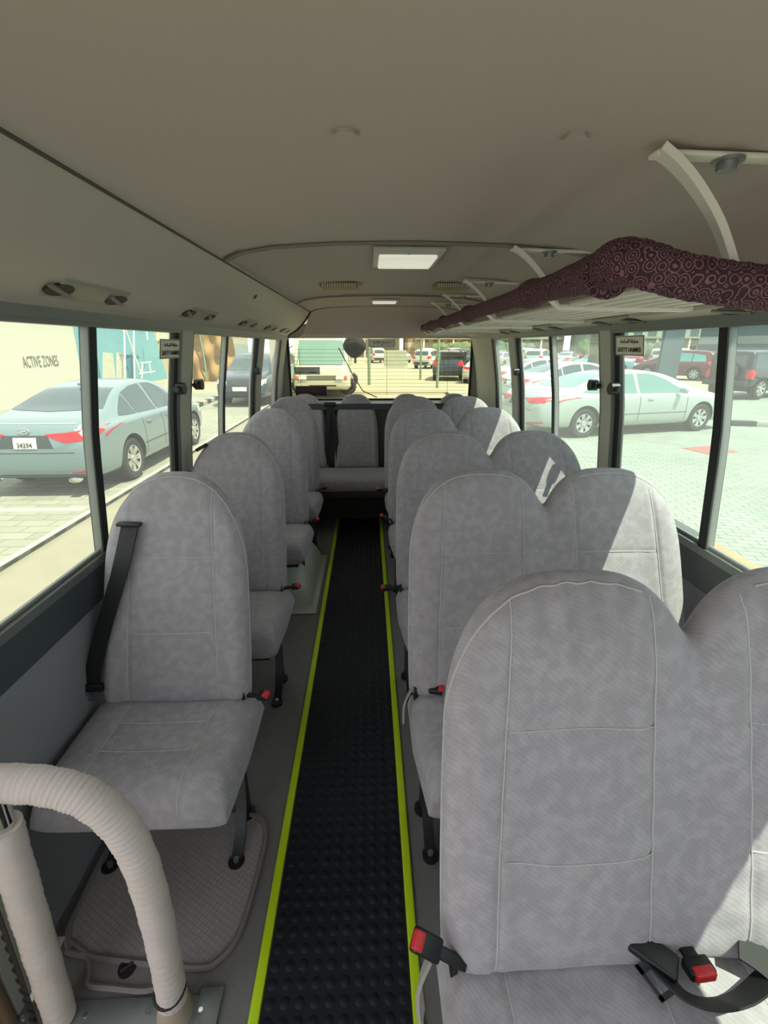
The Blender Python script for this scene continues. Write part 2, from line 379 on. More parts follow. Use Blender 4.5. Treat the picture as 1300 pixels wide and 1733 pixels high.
# rear wall
def rear_z(bm, x0, x1, z0, z1, y, th): bx(bm, ((x0+x1)/2, y+th/2, (z0+z1)/2), (x1-x0, th, z1-z0))
bm = bmesh.new(); rear_z(bm, -.86, 1.08, 0, .985, YR, .04); rear_z(bm, -.85, -.69, .985, 1.55, YR, .04); rear_z(bm, .92, 1.07, .985, 1.55, YR, .04); rear_z(bm, -.85, 1.07, 1.505, 1.62, YR+.006, .04)
tag(link_mesh('wall_rear', bm, PILL, smooth=False), kind='structure', label='rear wall round the back window')
bm = bmesh.new(); bx(bm, (XC, YR-.14, .955), (1.74, .27, .05))
tag(link_mesh('trim_19', bm, DTRIM), kind='structure', label='dark parcel ledge behind the rear seats')
pw = box('window_7', (.115, YR+.025, 1.245), (1.62, .005, .53), GB); tag(pw, kind='structure', label='wide rear window with heater lines')
bm = bmesh.new(); bx(bm, (-.688, YR-.006, 1.245), (.018, .03, .53), .004); bx(bm, (.918, YR-.006, 1.245), (.018, .03, .53), .004); bx(bm, (.115, YR-.0, .985), (1.62, .03, .02), .004)
link_mesh('window_seal', bm, RUB, pw)
bm = bmesh.new()
for k in range(13): bx(bm, (.115, YR+.02, 1.03+k*.032), (1.55, .0015, .0022))
for x in (-.60, .17, .72): bx(bm, (x, YR+.02, 1.22), (.003, .0015, .40))
link_mesh('heater_wire', bm, M('heater_line', srgb(110, 100, 60), .5), pw)
# riser under rear bench
bm = bmesh.new(); bx(bm, (XC, 3.84, .13), (1.86, .03, .26)); bx(bm, (XC, 4.06, .27), (1.86, .44, .02))
tag(link_mesh('trim_20', bm, M('riser_dark', srgb(52, 47, 44), .7), smooth=False), kind='structure', label='dark riser under the rear bench')
# door side: lower front corner panels
bm = bmesh.new(); bx(bm, (-.835, .70, .42), (.05, .15, .84), .008)
tag(link_mesh('door_1', bm, M('door_pillar_grey', srgb(165, 168, 158), .5)), kind='structure', label='pale grey pillar of the entrance door')
bm = bmesh.new(); bx(bm, (-.835, .61, .1), (.06, .028, 1.46), .01)
tag(link_mesh('trim_21', bm, M('door_tan_trim', srgb(120, 98, 78), .6)), kind='structure', label='tan rubber trim beside the entrance door')
bm = bmesh.new(); bx(bm, (-.845, .52, .1), (.06, .15, 1.46), .008)
tag(link_mesh('trim_22', bm, M('yellow_paint', srgb(250, 180, 10), .4)), kind='structure', label='yellow painted strip beside the entrance door')
# front bulkhead and cab side behind the camera
bm = bmesh.new(); bx(bm, (XC, YF-.02, .30), (1.9, .04, .7)); tag(link_mesh('wall_front', bm, DTRIM, smooth=False), kind='structure', label='low front panel below the windscreen')

# ------------------------------------------------------------------ aisle mat and strips
bm = bmesh.new(); AX0, AX1, AY1 = -.262, .086, 3.815
bx(bm, ((AX0+AX1)/2, (AY1-.9)/2, .003), (AX1-AX0-.004, AY1+.9, .005))
nx = 10; px_ = (AX1-AX0)/nx
y = -.2; r_i = 0
while y < 3.78:
    seg = 12 if y < 1.6 else 8
    for i in range(nx):
        x = AX0+px_*(i+.5)
        c0 = [bm.verts.new((x+.0125*cos(2*pi*k/seg), y+.0125*sin(2*pi*k/seg), .0054)) for k in range(seg)]
        c1 = [bm.verts.new((x+.0112*cos(2*pi*k/seg), y+.0112*sin(2*pi*k/seg), .0068)) for k in range(seg)]
        for k in range(seg): bm.faces.new((c0[k], c0[(k+1) % seg], c1[(k+1) % seg], c1[k]))
        bm.faces.new(c1)
    y += .0345
am = link_mesh('aisle_mat', bm, MAT, sharp=60); tag(am, 'long black rubber mat with raised round studs down the aisle', 'floor mat')
for x, n, lab in ((-.275, 'l', 'yellow edge strip on the left side of the black aisle mat'), (.098, 'r', 'yellow edge strip on the right side of the black aisle mat')):
    bm = bmesh.new(); bx(bm, (x, (AY1-.9)/2, .006), (.024, AY1+.9, .010), .003)
    o = link_mesh('edge_strip', bm, YEL); tag(o, lab, 'edge strip', 'yellow edge strips')
# ------------------------------------------------------------------ seats
Z0, ZT, LEAN = .435, 1.10, .25
def hump(d, a, B=.31, n=2.45):
    q = min(1, abs(d)/a); return ZT-B+B*(1-q**n)**(1/n)
def make_backrest(parent, double, wrinkle=False, W=None, name='backrest', zt=None, mat=FAB, low=False, x0=0.0):
    hwid = W or (.432 if double else .218)
    cs = [-.207, .207] if double else [0.0]; aa = .228 if double else hwid
    zt = zt or ZT
    def ztop(x): return zt-ZT+max(hump(x-c, aa if double else hwid, .31, 2.75 if double else 2.45) for c in cs)
    def smtop(x):
        if not double: return ztop(x)
        v = [zt-ZT+hump(x-c, aa, .31, 2.75) for c in cs]; k = 30
        return math.log(sum(exp(k*q) for q in v))/k
    nu, nv = ((150 if double else 76), 84) if not low else ((70 if double else 36), 40)
    P = lambda s, p, m: max(0.0, 1-abs(s)**p)**m
    tap = .14 if not double else .11
    shf = .028 if not double else -.034
    if low: tap, shf = .10, 0
    nn_ = 2.75 if double else 2.45
    seams = [c+s*.125 for c in cs for s in (-1, 1)]
    def uvpos(u, v):
        x = sin(u*pi/2)*(.86)+u*.14; x *= hwid
        z = Z0+(smtop(x)-Z0)*v; h = (z-Z0)/(zt-Z0)
        return x, z, h
    def front(u, v, off=0.0):
        x, z, h = uvpos(u, v); s = x/hwid
        e = P(s, 9 if not double else 18, .5)*P(v, 16, .5)*P(1-v, 22, .45)
        t = .052*e
        t += .010*exp(-((abs(s)-.86)/.12)**2)*e*(1-h*.5)            # side bolster
        if double: t -= .012*exp(-(x/.06)**2)*e
        for c in cs:                                                  # lumbar swell and dip
            d = (x-c)/.10; t += .006*exp(-d*d)*sin(h*pi*1.5+.4)*e
        for sx in seams: t -= .0045*exp(-((x-sx*(1.0+.05*(1-h)))/.006)**2)*e
        for sh in (.34, .66):
            for c in cs:
                if abs(x-c) < .128: t -= .003*exp(-((h-sh)/.008)**2)*e
        if wrinkle:
            for c in cs:
                top = max(0, (h-.78)/.22)
                t += .010*top**.7*sin((x-c)*135+2.2*sin(h*9+c*7))*exp(-((x-c)/.11)**2)*e
            t += .0022*sin(x*31+h*17)*sin(h*23+x*9)*e + .005*exp(-((h-.33-.15*(x-cs[0])**2*20)/.02)**2)*exp(-((x-cs[0])/.13)**2)*e
        xx = x*(1-tap*h**1.6)+shf*h
        return Vector((x0+xx, LEAN*(z-Z0)-t-off, z))
    def back(u, v):
        x, z, h = uvpos(u, v); s = x/hwid
        e = P(s, 9 if not double else 18, .5)*P(v, 16, .5)*P(1-v, 22, .45)
        return Vector((x0+x*(1-tap*h**1.6)+shf*h, LEAN*(z-Z0)+.055*e*(1-.35*h), z))
    bm = bmesh.new()
    vs = [1-(1-j/nv)**1.35 for j in range(nv+1)]
    f = lambda i, j: front(-1+2*i, vs[int(round(j*nv))]); g = lambda i, j: back(-1+2*i, vs[int(round(j*nv))])
    gridsurf(bm, f, nu, nv, g); bmesh.ops.remove_doubles(bm, verts=bm.verts[:], dist=.0006)
    o = link_mesh(name, bm, mat, parent, sharp=75)
    # seam piping following the front surface
    bm = bmesh.new()
    def solve_u(xt, v):
        lo, hi = -1.0, 1.0
        for _ in range(24):
            mid = (lo+hi)/2
            if uvpos(mid, v)[0] < xt: lo = mid
            else: hi = mid
        return lo
    rr = .0015
    for sx in seams:
        pts = []
        for k in range(28 if not low else 12):
            v = .02+.965*k/(27 if not low else 11); h = v; pts.append(front(solve_u(sx*(1.0+.05*(1-h)), v), v, .0012))
        tb(bm, pts, rr, 5)
    for sh in (.34, .66):
        for c in cs:
            pts = []
            for k in range(13):
                xq = c-.125+.25*k/12
                if sh > .5: xq = c-.125+.25*k/12
                v = sh*(zt-Z0)/(smtop(xq)-Z0); pts.append(front(solve_u(xq, v), v, .0016))
            tb(bm, pts, rr*.8, 5)
    pts = [front(u_, .66*(zt-Z0)/(smtop(uvpos(u_, .5)[0])-Z0), .0004) for u_ in [-.99+k*.04 for k in range(7)]]
    # edge piping round the silhouette
    ed = []
    n = 40 if not low else 24
    for k in range(n+1): ed.append(front(-.995, .03+.94*k/n, .001))
    for k in range(1, 2*n): u_ = -.995+1.99*k/(2*n); ed.append(front(u_, .985, .001))
    for k in range(n+1): ed.append(front(.995, .97-.94*k/n, .001))
    run = []
    for q in ed+[None]:
        if q is None or (double and abs(q.x+.03) < .085):
            if len(run) > 2: tb(bm, run, .0018, 5)
            run = []
        else: run.append(q)
    link_mesh('seam_piping', bm, FABL, o)
    return o, front
def make_cushion(parent, W, nseats, wrinkle=False, depth=.345, name='cushion', ztop=.452, zbot=.315, low=False, mat=FAB, back=.03):
    cs = [0] if nseats == 1 else ([-.207, .207] if nseats == 2 else [])
    P = lambda s, p, m: max(0.0, 1-abs(s)**p)**m
    ex = 10 if nseats == 1 else 20
    def top(u, v, off=0.0):
        x = sin(u*pi/2)*.8+u*.2; x *= W; yy = sin(v*pi/2)*.8+v*.2      # v=-1 front
        e = P(x/W, ex, .42)*P(yy, 9, .42)
        y = back-(depth+back)/2+yy*(depth+back)/2
        z = zbot+.045+(ztop-zbot-.045)*e
        for c in cs:
            d = x-c
            z -= .012*exp(-(d/.11)**4)*e*(.5-.5*yy*.4)
            for s in (-1, 1): z -= .004*exp(-((d-s*.125)/.007)**2)*e
            if abs(d) < .125:
                for yc in (-.11, -.21): z -= .004*exp(-((y-yc)/.007)**2)*e
        z += .010*exp(-((yy+.62)/.35)**2)*e
        if wrinkle: z += .002*sin(x*25+y*40)*e
        x *= 1-.05*max(0, -yy)
        return Vector((x, y, z+off))
    def bot(u, v):
        p = top(u, v); x = sin(u*pi/2)*.8+u*.2; yy = sin(v*pi/2)*.8+v*.2
        e = P(x, 10, .42)*P(yy, 9, .42)
        return Vector((p.x*(1-.03*e), p.y, zbot+.045-.045*e))
    nu, nv = (60, 44) if nseats == 1 else (110, 44)
    if low: nu, nv = nu//2, nv//2
    bm = bmesh.new(); gridsurf(bm, lambda i, j: top(-1+2*i, -1+2*j), nu, nv, lambda i, j: bot(-1+2*i, -1+2*j)); bmesh.ops.remove_doubles(bm, verts=bm.verts[:], dist=.0005)
    o = link_mesh(name, bm, mat, parent, sharp=75)
    bm = bmesh.new()
    def su(xt):
        lo, hi = -1.0, 1.0
        for _ in range(24):
            m = (lo+hi)/2
            if (sin(m*pi/2)*.8+m*.2)*W < xt: lo = m
            else: hi = m
        return lo
    def sv(yt):
        lo, hi = -1.0, 1.0
        for _ in range(24):
            m = (lo+hi)/2
            if back-(depth+back)/2+(sin(m*pi/2)*.8+m*.2)*(depth+back)/2 < yt: lo = m
            else: hi = m
        return lo
    for c in cs:
        for s in (-1, 1): tb(bm, [top(su(c+s*.125), -.97+1.9*k/24, .0004) for k in range(25)], .0014, 5)
        for yc in (-.11, -.21): tb(bm, [top(su(c-.125+.25*k/16), sv(yc), .0016) for k in range(17)], .0013, 5)
    if cs: link_mesh('seam_piping', bm, FABL, o)
    else: bm.free()
    return o
def make_buckle(parent, base, direction, up=(0, 0, 1), length=.085, tagstrap=False, wid=.028):
    d = Vector(direction).normalized(); m = basis(base, d, Vector(up).cross(d))
    bm = bmesh.new(); bx(bm, (length*.28, 0, 0), (length*.6, wid*.55, .009), .003); bx(bm, (length*.78, 0, 0), (length*.5, wid, .020), .005)
    bmesh.ops.transform(bm, matrix=m, verts=bm.verts[:]); o = link_mesh('belt_buckle', bm, BLK, parent)
    bm = bmesh.new(); bx(bm, (length*.97, 0, .004), (.016, wid*.78, .016), .003); bmesh.ops.transform(bm, matrix=m, verts=bm.verts[:])
    tag(link_mesh('release_button', bm, RED, o), 'red release button')
    return o
def make_leg(parent, x, y0, side=1, mirror=1):
    """black strut from under the cushion to a bolted foot on the floor"""
    bm = bmesh.new()
    bx(bm, (x, y0-.055, .165), (.022, .040, .32), .004, rot=None)
    rb(bm, [(x, y0-.05, .30), (x+.004, y0-.10, .10), (x+.006, y0-.15, .035), (x+.006, y0-.20, .012)], (.016, 0, 0), .005)
    cylm(bm, (x+.006, y0-.205, .007), (0, 0, 1), .024, .012, 20); cylm(bm, (x, y0-.055, .006), (0, 0, 1), .028, .012, 20)
    o = link_mesh('leg', bm, BLK, parent)
    cyl('bolt', (x+.006, y0-.205, .017), (0, 0, 1), .009, .010, STEEL, o, 6)
    return o
def single_seat():
    r = empty('passenger_seat'); make_backrest(r, False); make_cushion(r, .245, 1)
    make_leg(r, .175, 0.0); make_leg(r, -.19, 0.0)
    bm = bmesh.new(); bx(bm, (0, -.15, .305), (.38, .30, .022), .004); bx(bm, (.2, -.005, .42), (.012, .05, .10), .003); link_mesh('seat_frame', bm, BLK, r)
    make_buckle(r, (.215, -.02, .455), (.75, -.45, .35), (0, -.3, 1))
    return r
def double_seat(wr=False):
    r = empty('double_passenger_seat'); make_backrest(r, True, wr); make_cushion(r, .435, 2, wr)
    make_leg(r, -.385, 0.0); make_leg(r, .36, 0.0)
    bm = bmesh.new(); bx(bm, (0, -.15, .305), (.78, .30, .022), .004); bx(bm, (-.415, -.005, .42), (.012, .05, .10), .003); link_mesh('seat_frame', bm, BLK, r)
    return r
SX, DX = -.585, .550
YS = [1.15, 1.80, 2.60, 3.25]
s0 = single_seat(); singles = [s0]+[dup(s0) for _ in range(3)]
labs = ['single grey velour seat nearest the camera on the left, above the quilted floor hatch', 'single grey velour seat second in the left row, behind the nearest one',
        'single grey velour seat third in the left row, over the white wheel arch cover', 'single grey velour seat last in the left row, just in front of the rear bench']
for s, yy, lb in zip(singles, YS, labs): s.location = (SX, yy, 0); tag(s, lb, 'seat', 'single seats along the left windows')
# shoulder belt on the nearest single seat
r = singles[0]; bm = bmesh.new()
rb(bm, smooth_path([(-.085, .072, .970), (-.098, .050, .91), (-.125, .026, .82), (-.168, -.004, .70), (-.210, -.024, .58), (-.234, -.030, .50)], 6), (.026, -.004, .004), .0018)
sb = link_mesh('shoulder_belt', bm, BELT, r)
box('belt_slot', (-.085, .071, .974), (.066, .022, .010), BLK, sb, .004, Matrix.Rotation(.05, 3, 'Y'))
bm = bmesh.new(); bx(bm, (-.232, -.030, .505), (.07, .016, .026), .004); bt = link_mesh('belt_tongue', bm, BLK, sb)
bm = bmesh.new(); m = basis((-.25, -.035, .475), (1, 0, 0), (0, -.35, 1)); 
for c, s_ in (((0, .017, 0), (.034, .01, .003)), ((0, -.017, 0), (.034, .01, .003)), ((.013, 0, 0), (.008, .034, .003)), ((-.013, 0, 0), (.008, .034, .003))): bx(bm, c, s_)
bmesh.ops.transform(bm, matrix=m, verts=bm.verts[:]); tag(link_mesh('metal_tongue', bm, STEEL, bt), 'bright metal belt tongue')
# belt guide on second seat
box('belt_guide', (-.11, .12, 1.045), (.05, .025, .014), BLK, singles[1], .004, Matrix.Rotation(-.5, 3, 'Y'))
# doubles
d0 = double_seat(True); d1 = double_seat(False)
doubles = [d0, d1]+[dup(d1) for _ in range(3)]
labs = ['double grey velour seat nearest the camera at bottom right, its cover wrinkled', 'double grey velour seat second in the right row, a sunlit stripe on its outer half',
        'double grey velour seat third in the right row, with two black belt guides on top', 'double grey velour seat fourth in the right row', 'double grey velour seat last in the right row, just in front of the rear bench']
for s, yy, lb in zip(doubles, [.495]+YS, labs): s.location = (DX, yy, 0); tag(s, lb, 'seat', 'double seats along the right windows')
# buckles on doubles
def strap_tag(parent, p, q):
    bm = bmesh.new(); p = Vector(p); q = Vector(q); mid = (p+q)/2+Vector((-.012, 0, .004))
    rb(bm, smooth_path([p, mid, q], 5), (.004, .012, 0), .003); return link_mesh('strap_loop', bm, M('grey_strap', srgb(150, 142, 138), .9), parent)
bk = make_buckle(d0, (-.40, -.035, .475), (-.72, .05, .55), (.5, -.6, .7), .105, wid=.034); strap_tag(bk, (-.455, -.03, .50), (-.475, -.075, .42))
bk = make_buckle(d1, (-.42, -.02, .472), (.95, -.3, .08), (0, -.3, 1), .085); strap_tag(bk, (-.42, -.01, .47), (-.452, -.06, .38))
make_buckle(doubles[2], (-.41, -.02, .455), (-.95, -.25, .05), (0, -.2, 1), .09)
make_buckle(doubles[3], (-.41, -.02, .455), (-.8, -.2, .45), (0, -.2, 1), .085)
make_buckle(doubles[4], (-.41, -.02, .455), (-.95, -.2, .05), (0, -.2, 1), .085)
for x in (-.035, .035): box('belt_guide', (x, .135, .965), (.055, .035, .014), BLK, doubles[2], .005)
# lap belt lying on the nearest double seat
loc = lambda px, py, z=.475: (at(px, py, 'z', z) - Vector((DX, .495, 0)))
bm = bmesh.new()
cp = [loc(1105, 1622, .485), loc(1125, 1650, .487), loc(1160, 1685, .485), loc(1205, 1700, .482), loc(1255, 1690, .480), loc(1300, 1655, .478), loc(1345, 1620, .475), loc(1350, 1590, .47)]
path = smooth_path(cp, 6); wv = []
for i, p in enumerate(path):
    t = (path[min(i+1, len(path)-1)]-path[max(i-1, 0)]).normalized(); f = i/(len(path)-1)
    s = t.cross(Vector((0, 0, 1))).normalized(); tw = .35+.5*sin(f*pi)
    wv.append((s*cos(tw)+Vector((0, 0, 1))*sin(tw))*.022)
rb(bm, path, wv, .0016)
lb = link_mesh('lap_belt', bm, BELT, d0)
bm = bmesh.new(); rb(bm, smooth_path([loc(1250, 1596, .50), loc(1285, 1620, .49), loc(1320, 1650, .48)], 5), (.012, .018, .004), .0016); link_mesh('belt_end', bm, BELT, lb)
m = basis(loc(1105, 1612, .495), loc(1160, 1650, .49)-loc(1090, 1600, .50), (0, 0, 1)); m = m @ Matrix.Rotation(pi/2, 4, 'X')
bm = bmesh.new(); bx(bm, (0, 0, 0), (.075, .042, .016), .006); bmesh.ops.transform(bm, matrix=m, verts=bm.verts[:]); bt = link_mesh('belt_tongue', bm, BLK, lb)
bm = bmesh.new(); m = basis(loc(1110, 1655, .468), (.35, -.9, 0), (1, 0, 0))
for c, s_ in (((0, .015, 0), (.05, .007, .003)), ((0, -.015, 0), (.05, .007, .003)), ((.022, 0, 0), (.008, .037, .003)), ((-.018, 0, 0), (.014, .037, .003))): bx(bm, c, s_)
bmesh.ops.transform(bm, matrix=m, verts=bm.verts[:]); tag(link_mesh('metal_tongue', bm, STEEL, bt), 'grey metal belt tongue')
b2 = make_buckle(d0, loc(1150, 1588, .478), (.08, -1, .12), (0, .1, 1), .055, wid=.045)
# rear bench
rb_ = empty('rear_bench', (0, 3.93, 0), 0, 'rear bench seat with four narrow backrests across the back of the bus', 'seat')
for i, x in enumerate((-.545, -.105, .335, .745)):
    o, _ = make_backrest(rb_, False, W=.190, zt=1.055, low=True, x0=x)
c = make_cushion(rb_, .86, 4, low=True, depth=.40, ztop=.45, zbot=.33); c.location.x = XC
bm = bmesh.new(); bx(bm, (XC, -.21, .315), (1.66, .36, .05), .006); link_mesh('seat_frame', bm, M('riser_dark', srgb(52, 47, 44), .7), rb_)
for x in (-.35, .45): 
    bm = bmesh.new(); bx(bm, (x, -.05, .29), (.03, .03, .10)); link_mesh('leg', bm, BLK, rb_)
make_buckle(rb_, (.115, -.04, .47), (.3, -.6, .5)); make_buckle(rb_, (-.32, -.33, .37), (.1, -.3, -.7), (0, -1, 0), .06)
bm = bmesh.new()
rb(bm, smooth_path([(-.33, .08, .96), (-.345, .02, .80), (-.36, -.02, .47)], 5), (.02, 0, 0), .002)
rb(bm, smooth_path([(-.31, .08, .96), (-.29, .03, .80), (-.255, -.03, .47)], 5), (.02, 0, 0), .002)
bl = link_mesh('shoulder_belt', bm, BELT, rb_); box('belt_guide', (-.325, .08, .975), (.10, .03, .04), BLK, bl, .006)

# ------------------------------------------------------------------ hatch, wheel cover, rail, plate
hp = [(-.80, .80), (-.775, .755), (-.735, .735), (-.45, .70), (-.385, .715), (-.35, .77), (-.335, .90), (-.335, 1.02), (-.36, 1.07), (-.42, 1.09), (-.70, 1.10), (-.80, 1.06)]
hs = smooth_path([Vector((x, y, 0)) for x, y in hp]+[Vector((hp[0][0], hp[0][1], 0))], 6)[:-1]
QUILT = M('quilted_vinyl', srgb(140, 132, 132), .6)
N, L, b = nodes_of(QUILT); tc = N.new('ShaderNodeTexCoord'); mp = N.new('ShaderNodeMapping'); mp.inputs['Rotation'].default_value = (0, 0, radians(30)); mp.inputs['Scale'].default_value = (76, 76, 76)
ck = N.new('ShaderNodeTexBrick'); ck.inputs['Mortar Size'].default_value = .08; ck.inputs['Mortar Smooth'].default_value = .8; ck.offset = 0; ck.inputs['Scale'].default_value = 1; ck.inputs['Brick Width'].default_value = 1; ck.inputs['Row Height'].default_value = 1
ck.inputs['Color1'].default_value = srgb(140, 132, 132); ck.inputs['Color2'].default_value = srgb(146, 138, 138); ck.inputs['Mortar'].default_value = srgb(132, 125, 125)
bp = N.new('ShaderNodeBump'); bp.inputs['Strength'].default_value = .45; bp.inputs['Distance'].default_value = .002; bp.invert = True
L.new(tc.outputs['Object'], mp.inputs['Vector']); L.new(mp.outputs[0], ck.inputs['Vector']); L.new(ck.outputs['Fac'], bp.inputs['Height']); L.new(bp.outputs[0], b.inputs['Normal']); L.new(ck.outputs['Color'], b.inputs['Base Color'])
bm = bmesh.new(); poly_slab(bm, [(p.x, p.y) for p in hs], .0015, .010)
hatch = link_mesh('floor_hatch', bm, QUILT, sharp=60); tag(hatch, 'quilted grey floor hatch with rounded rim under the nearest left seat', 'hatch')
HR = M('hatch_rim', srgb(118, 110, 110), .5)
bm = bmesh.new(); tb(bm, [p+Vector((0, 0, .009)) for p in hs]+[hs[0]+Vector((0, 0, .009)), hs[1]+Vector((0, 0, .009))], .008, 8); link_mesh('rim', bm, HR, hatch)
bm = bmesh.new(); poly_slab(bm, [(-.72, .745), (-.70, .69), (-.66, .668), (-.53, .66), (-.50, .675), (-.48, .72)], .0015, .008); fl_ = link_mesh('latch_panel', bm, HR, hatch, smooth=False)
tb_pts = smooth_path([(-.78, .765, .01), (-.72, .735, .01), (-.695, .70, .01), (-.68, .675, .01), (-.62, .667, .01), (-.54, .660, .01), (-.50, .675, .01), (-.47, .705, .01)], 5)
tube('latch_rim', tb_pts, .007, HR, hatch, 8)
lk = cyl('latch', (-.605, .703, .010), (0, 0, 1), .020, .008, BLK, hatch, 24); box('latch_handle', (-.605, .703, .016), (.030, .007, .006), DARKH, lk, .002, Matrix.Rotation(.6, 3, 'Z'))
# wheel arch cover
WHT = M('white_moulded_plastic', srgb(176, 180, 168), .35, noise=.05, nscale=6)
def wa(u, v):
    a = pi*v; q = sin(u*pi/2); k = max(0, 1-q**5)**.4
    return Vector((-.80+.46*q, 2.68-.35*cos(a)*(.84+.16*k), .275*max(0, sin(a))**.5*k+.004))
bm = bmesh.new(); gridsurf(bm, wa, 24, 28)
wc = link_mesh('wheel_arch_cover', bm, WHT); tag(wc, 'glossy white moulded wheel arch cover under the third left seat', 'cover')
bm = bmesh.new(); bx(bm, (-.56, 2.68, .006), (.50, .78, .009), .003); link_mesh('flange', bm, WHT, wc)
# grab rail
gr = empty('grab_rail', (-.57, .62, 0), 0, 'cloth-wrapped hooped grab rail beside the entrance step', 'handrail')
def wrapped(pts, r0, name, seg=20, gap=0.0):
    pts = smooth_path(pts, 34); n = len(pts); fr = frames(pts); bm = bmesh.new(); rings = []
    for i, p in enumerate(pts):
        t, s, u = fr[i]; ring = []
        for k in range(seg):
            a = 2*pi*k/seg; ph = i*1.45+a*1.0
            r = r0*(1+.022*sin(ph)+.014*sin(i*2.3+2*a)+.02*sin(i*.31+3*a))
            ring.append(bm.verts.new(p+(s*cos(a)+u*sin(a))*r))
        rings.append(ring)
    for i in range(n-1):
        for k in range(seg): bm.faces.new((rings[i][k], rings[i][(k+1) % seg], rings[i+1][(k+1) % seg], rings[i+1][k]))
    bm.faces.new(rings[0][::-1]); bm.faces.new(rings[-1])
    return link_mesh(name, bm, WRAP, gr, sharp=80)
O = Vector((-.57, .62, 0)); g = lambda x, z, y=.62: Vector((x, y, z))-O
wrapped([g(-.455, .06), g(-.447, .20), g(-.443, .38), g(-.448, .52), g(-.468, .615), g(-.51, .68), g(-.57, .712), g(-.64, .722), g(-.72, .724), g(-.80, .72)], .031, 'cloth_wrap')
c2 = wrapped([g(-.712, .012), g(-.70, .22), g(-.688, .42), g(-.675, .62)], .030, 'cloth_wrap')
tube('chrome_tube', [g(-.675, .60), g(-.67, .72)], .020, CHROME, gr, 20)
bm = bmesh.new(); rb(bm, [g(-.742+.0, .04, .595), g(-.725, .22, .59), g(-.71, .45, .588), g(-.70, .58, .59)], (.003, .001, 0), .002); link_mesh('lacing', bm, BLK, c2)
bm = bmesh.new()
tb(bm, [g(-.742+.00035*k+.004*sin(k*.9), .05+.005*k, .590) for k in range(108)], .0035, 6)
link_mesh('lacing_knots', bm, RUB, c2)
bm = bmesh.new(); tb(bm, [g(-.457, .008), g(-.456, .03), g(-.455, .06), g(-.454, .09)], lambda t: .040-.012*t, 14); link_mesh('gathered_end', bm, M('tan_cloth', srgb(160, 145, 128), .9, bump=.8, bscale=60), gr)
tb_ = tube('tie_cord', [g(-.455+.033*cos(a), .10+.008*sin(a*1), .62+.033*sin(a)) for a in [i*pi/8 for i in range(17)]], .003, BLK, gr, 6)
bm = bmesh.new(); bx(bm, (-.60, .6225, .004), (.47, .055, .006), .002); pl = link_mesh('step_plate', bm, STEEL); tag(pl, 'scratched steel plate screwed down at the top of the entrance step', 'plate')
for x in (-.80, -.66, -.52, -.40): cyl('screw', (x, .622, .008), (0, 0, 1), .005, .004, CHROME, pl, 10)
bm = bmesh.new(); bx(bm, (-.385, .625, .006), (.055, .075, .008), .002); link_mesh('corner_bracket', bm, STEEL, pl)
# ------------------------------------------------------------------ luggage rack
rk = empty('luggage_rack', (.70, 2.5, 1.56), 0, 'white tubular luggage rack over the right seats, rails wrapped in purple cloth', 'rack')
O = Vector(rk.location)
def padded(pts, rfn, name, seg=22, amp=.03, parent=rk):
    pts = [Vector(p) for p in pts]; P_ = smooth_path(pts, 14); n = len(P_); fr = frames(P_); bm = bmesh.new(); rings = []
    for i, p in enumerate(P_):
        t, s, u = fr[i]; rr = rfn(i/(n-1)); ring = []
        for k in range(seg):
            a = 2*pi*k/seg; q = rr*(1+amp*sin(i*.9+2*a)+amp*sin(i*2.1+a)); ring.append(bm.verts.new(p+(s*cos(a)+u*sin(a))*q-O))
        rings.append(ring)
    for i in range(n-1):
        for k in range(seg): bm.faces.new((rings[i][k], rings[i][(k+1) % seg], rings[i+1][(k+1) % seg], rings[i+1][k]))
    bm.faces.new(rings[0][::-1]); bm.faces.new(rings[-1])
    return link_mesh(name, bm, PUR, parent, sharp=80)
def sr(t):
    y = 1.03+(4.15-1.03)*t; r = .027 + .018*exp(-((y-.95)/.45)**2)
    for yc in (1.62, 2.45, 3.15, 3.7): r += .010*exp(-((y-yc)/.07)**2)
    return r
padded([at(1030, 462, 'y', .95)]+[(.475, 1.08+3.07*k/12, 1.583) for k in range(13)], sr, 'cloth_cover', amp=.02)
padded([at(1030, 455, 'y', .97), at(1048, 444, 'y', .90), at(1085, 447, 'y', .85), at(1150, 466, 'y', .835), at(1225, 479, 'y', .83), at(1300, 488, 'y', .825), at(1420, 502, 'y', .82), at(1560, 518, 'y', .815)], lambda t: .041-.007*min(1, t*2.5), 'cloth_cover', amp=.02)
bm = bmesh.new(); bx(bm, (.475, 4.16, 1.583), (.05, .03, .05), .012); bmesh.ops.translate(bm, vec=-O, verts=bm.verts[:]); link_mesh('end_cap', bm, M('pink_cap', srgb(140, 100, 95), .7), rk)
bm = bmesh.new()
for x in (.535, .59, .645, .70, .755, .81): tb(bm, [Vector((x, .95, 1.545))-O, Vector((x, 4.12, 1.545))-O], .0085, 8)
link_mesh('slat_tubes', bm, WHITEP, rk)
for y in (1.30, 1.95, 2.55, 3.2, 3.8, 4.13): tube('cross_tube', [Vector((.475, y, 1.56))-O, Vector((.50, y, 1.537))-O, Vector((.84, y, 1.535))-O, Vector((.862, y, 1.54))-O], .009, WHITEP, rk, 8)
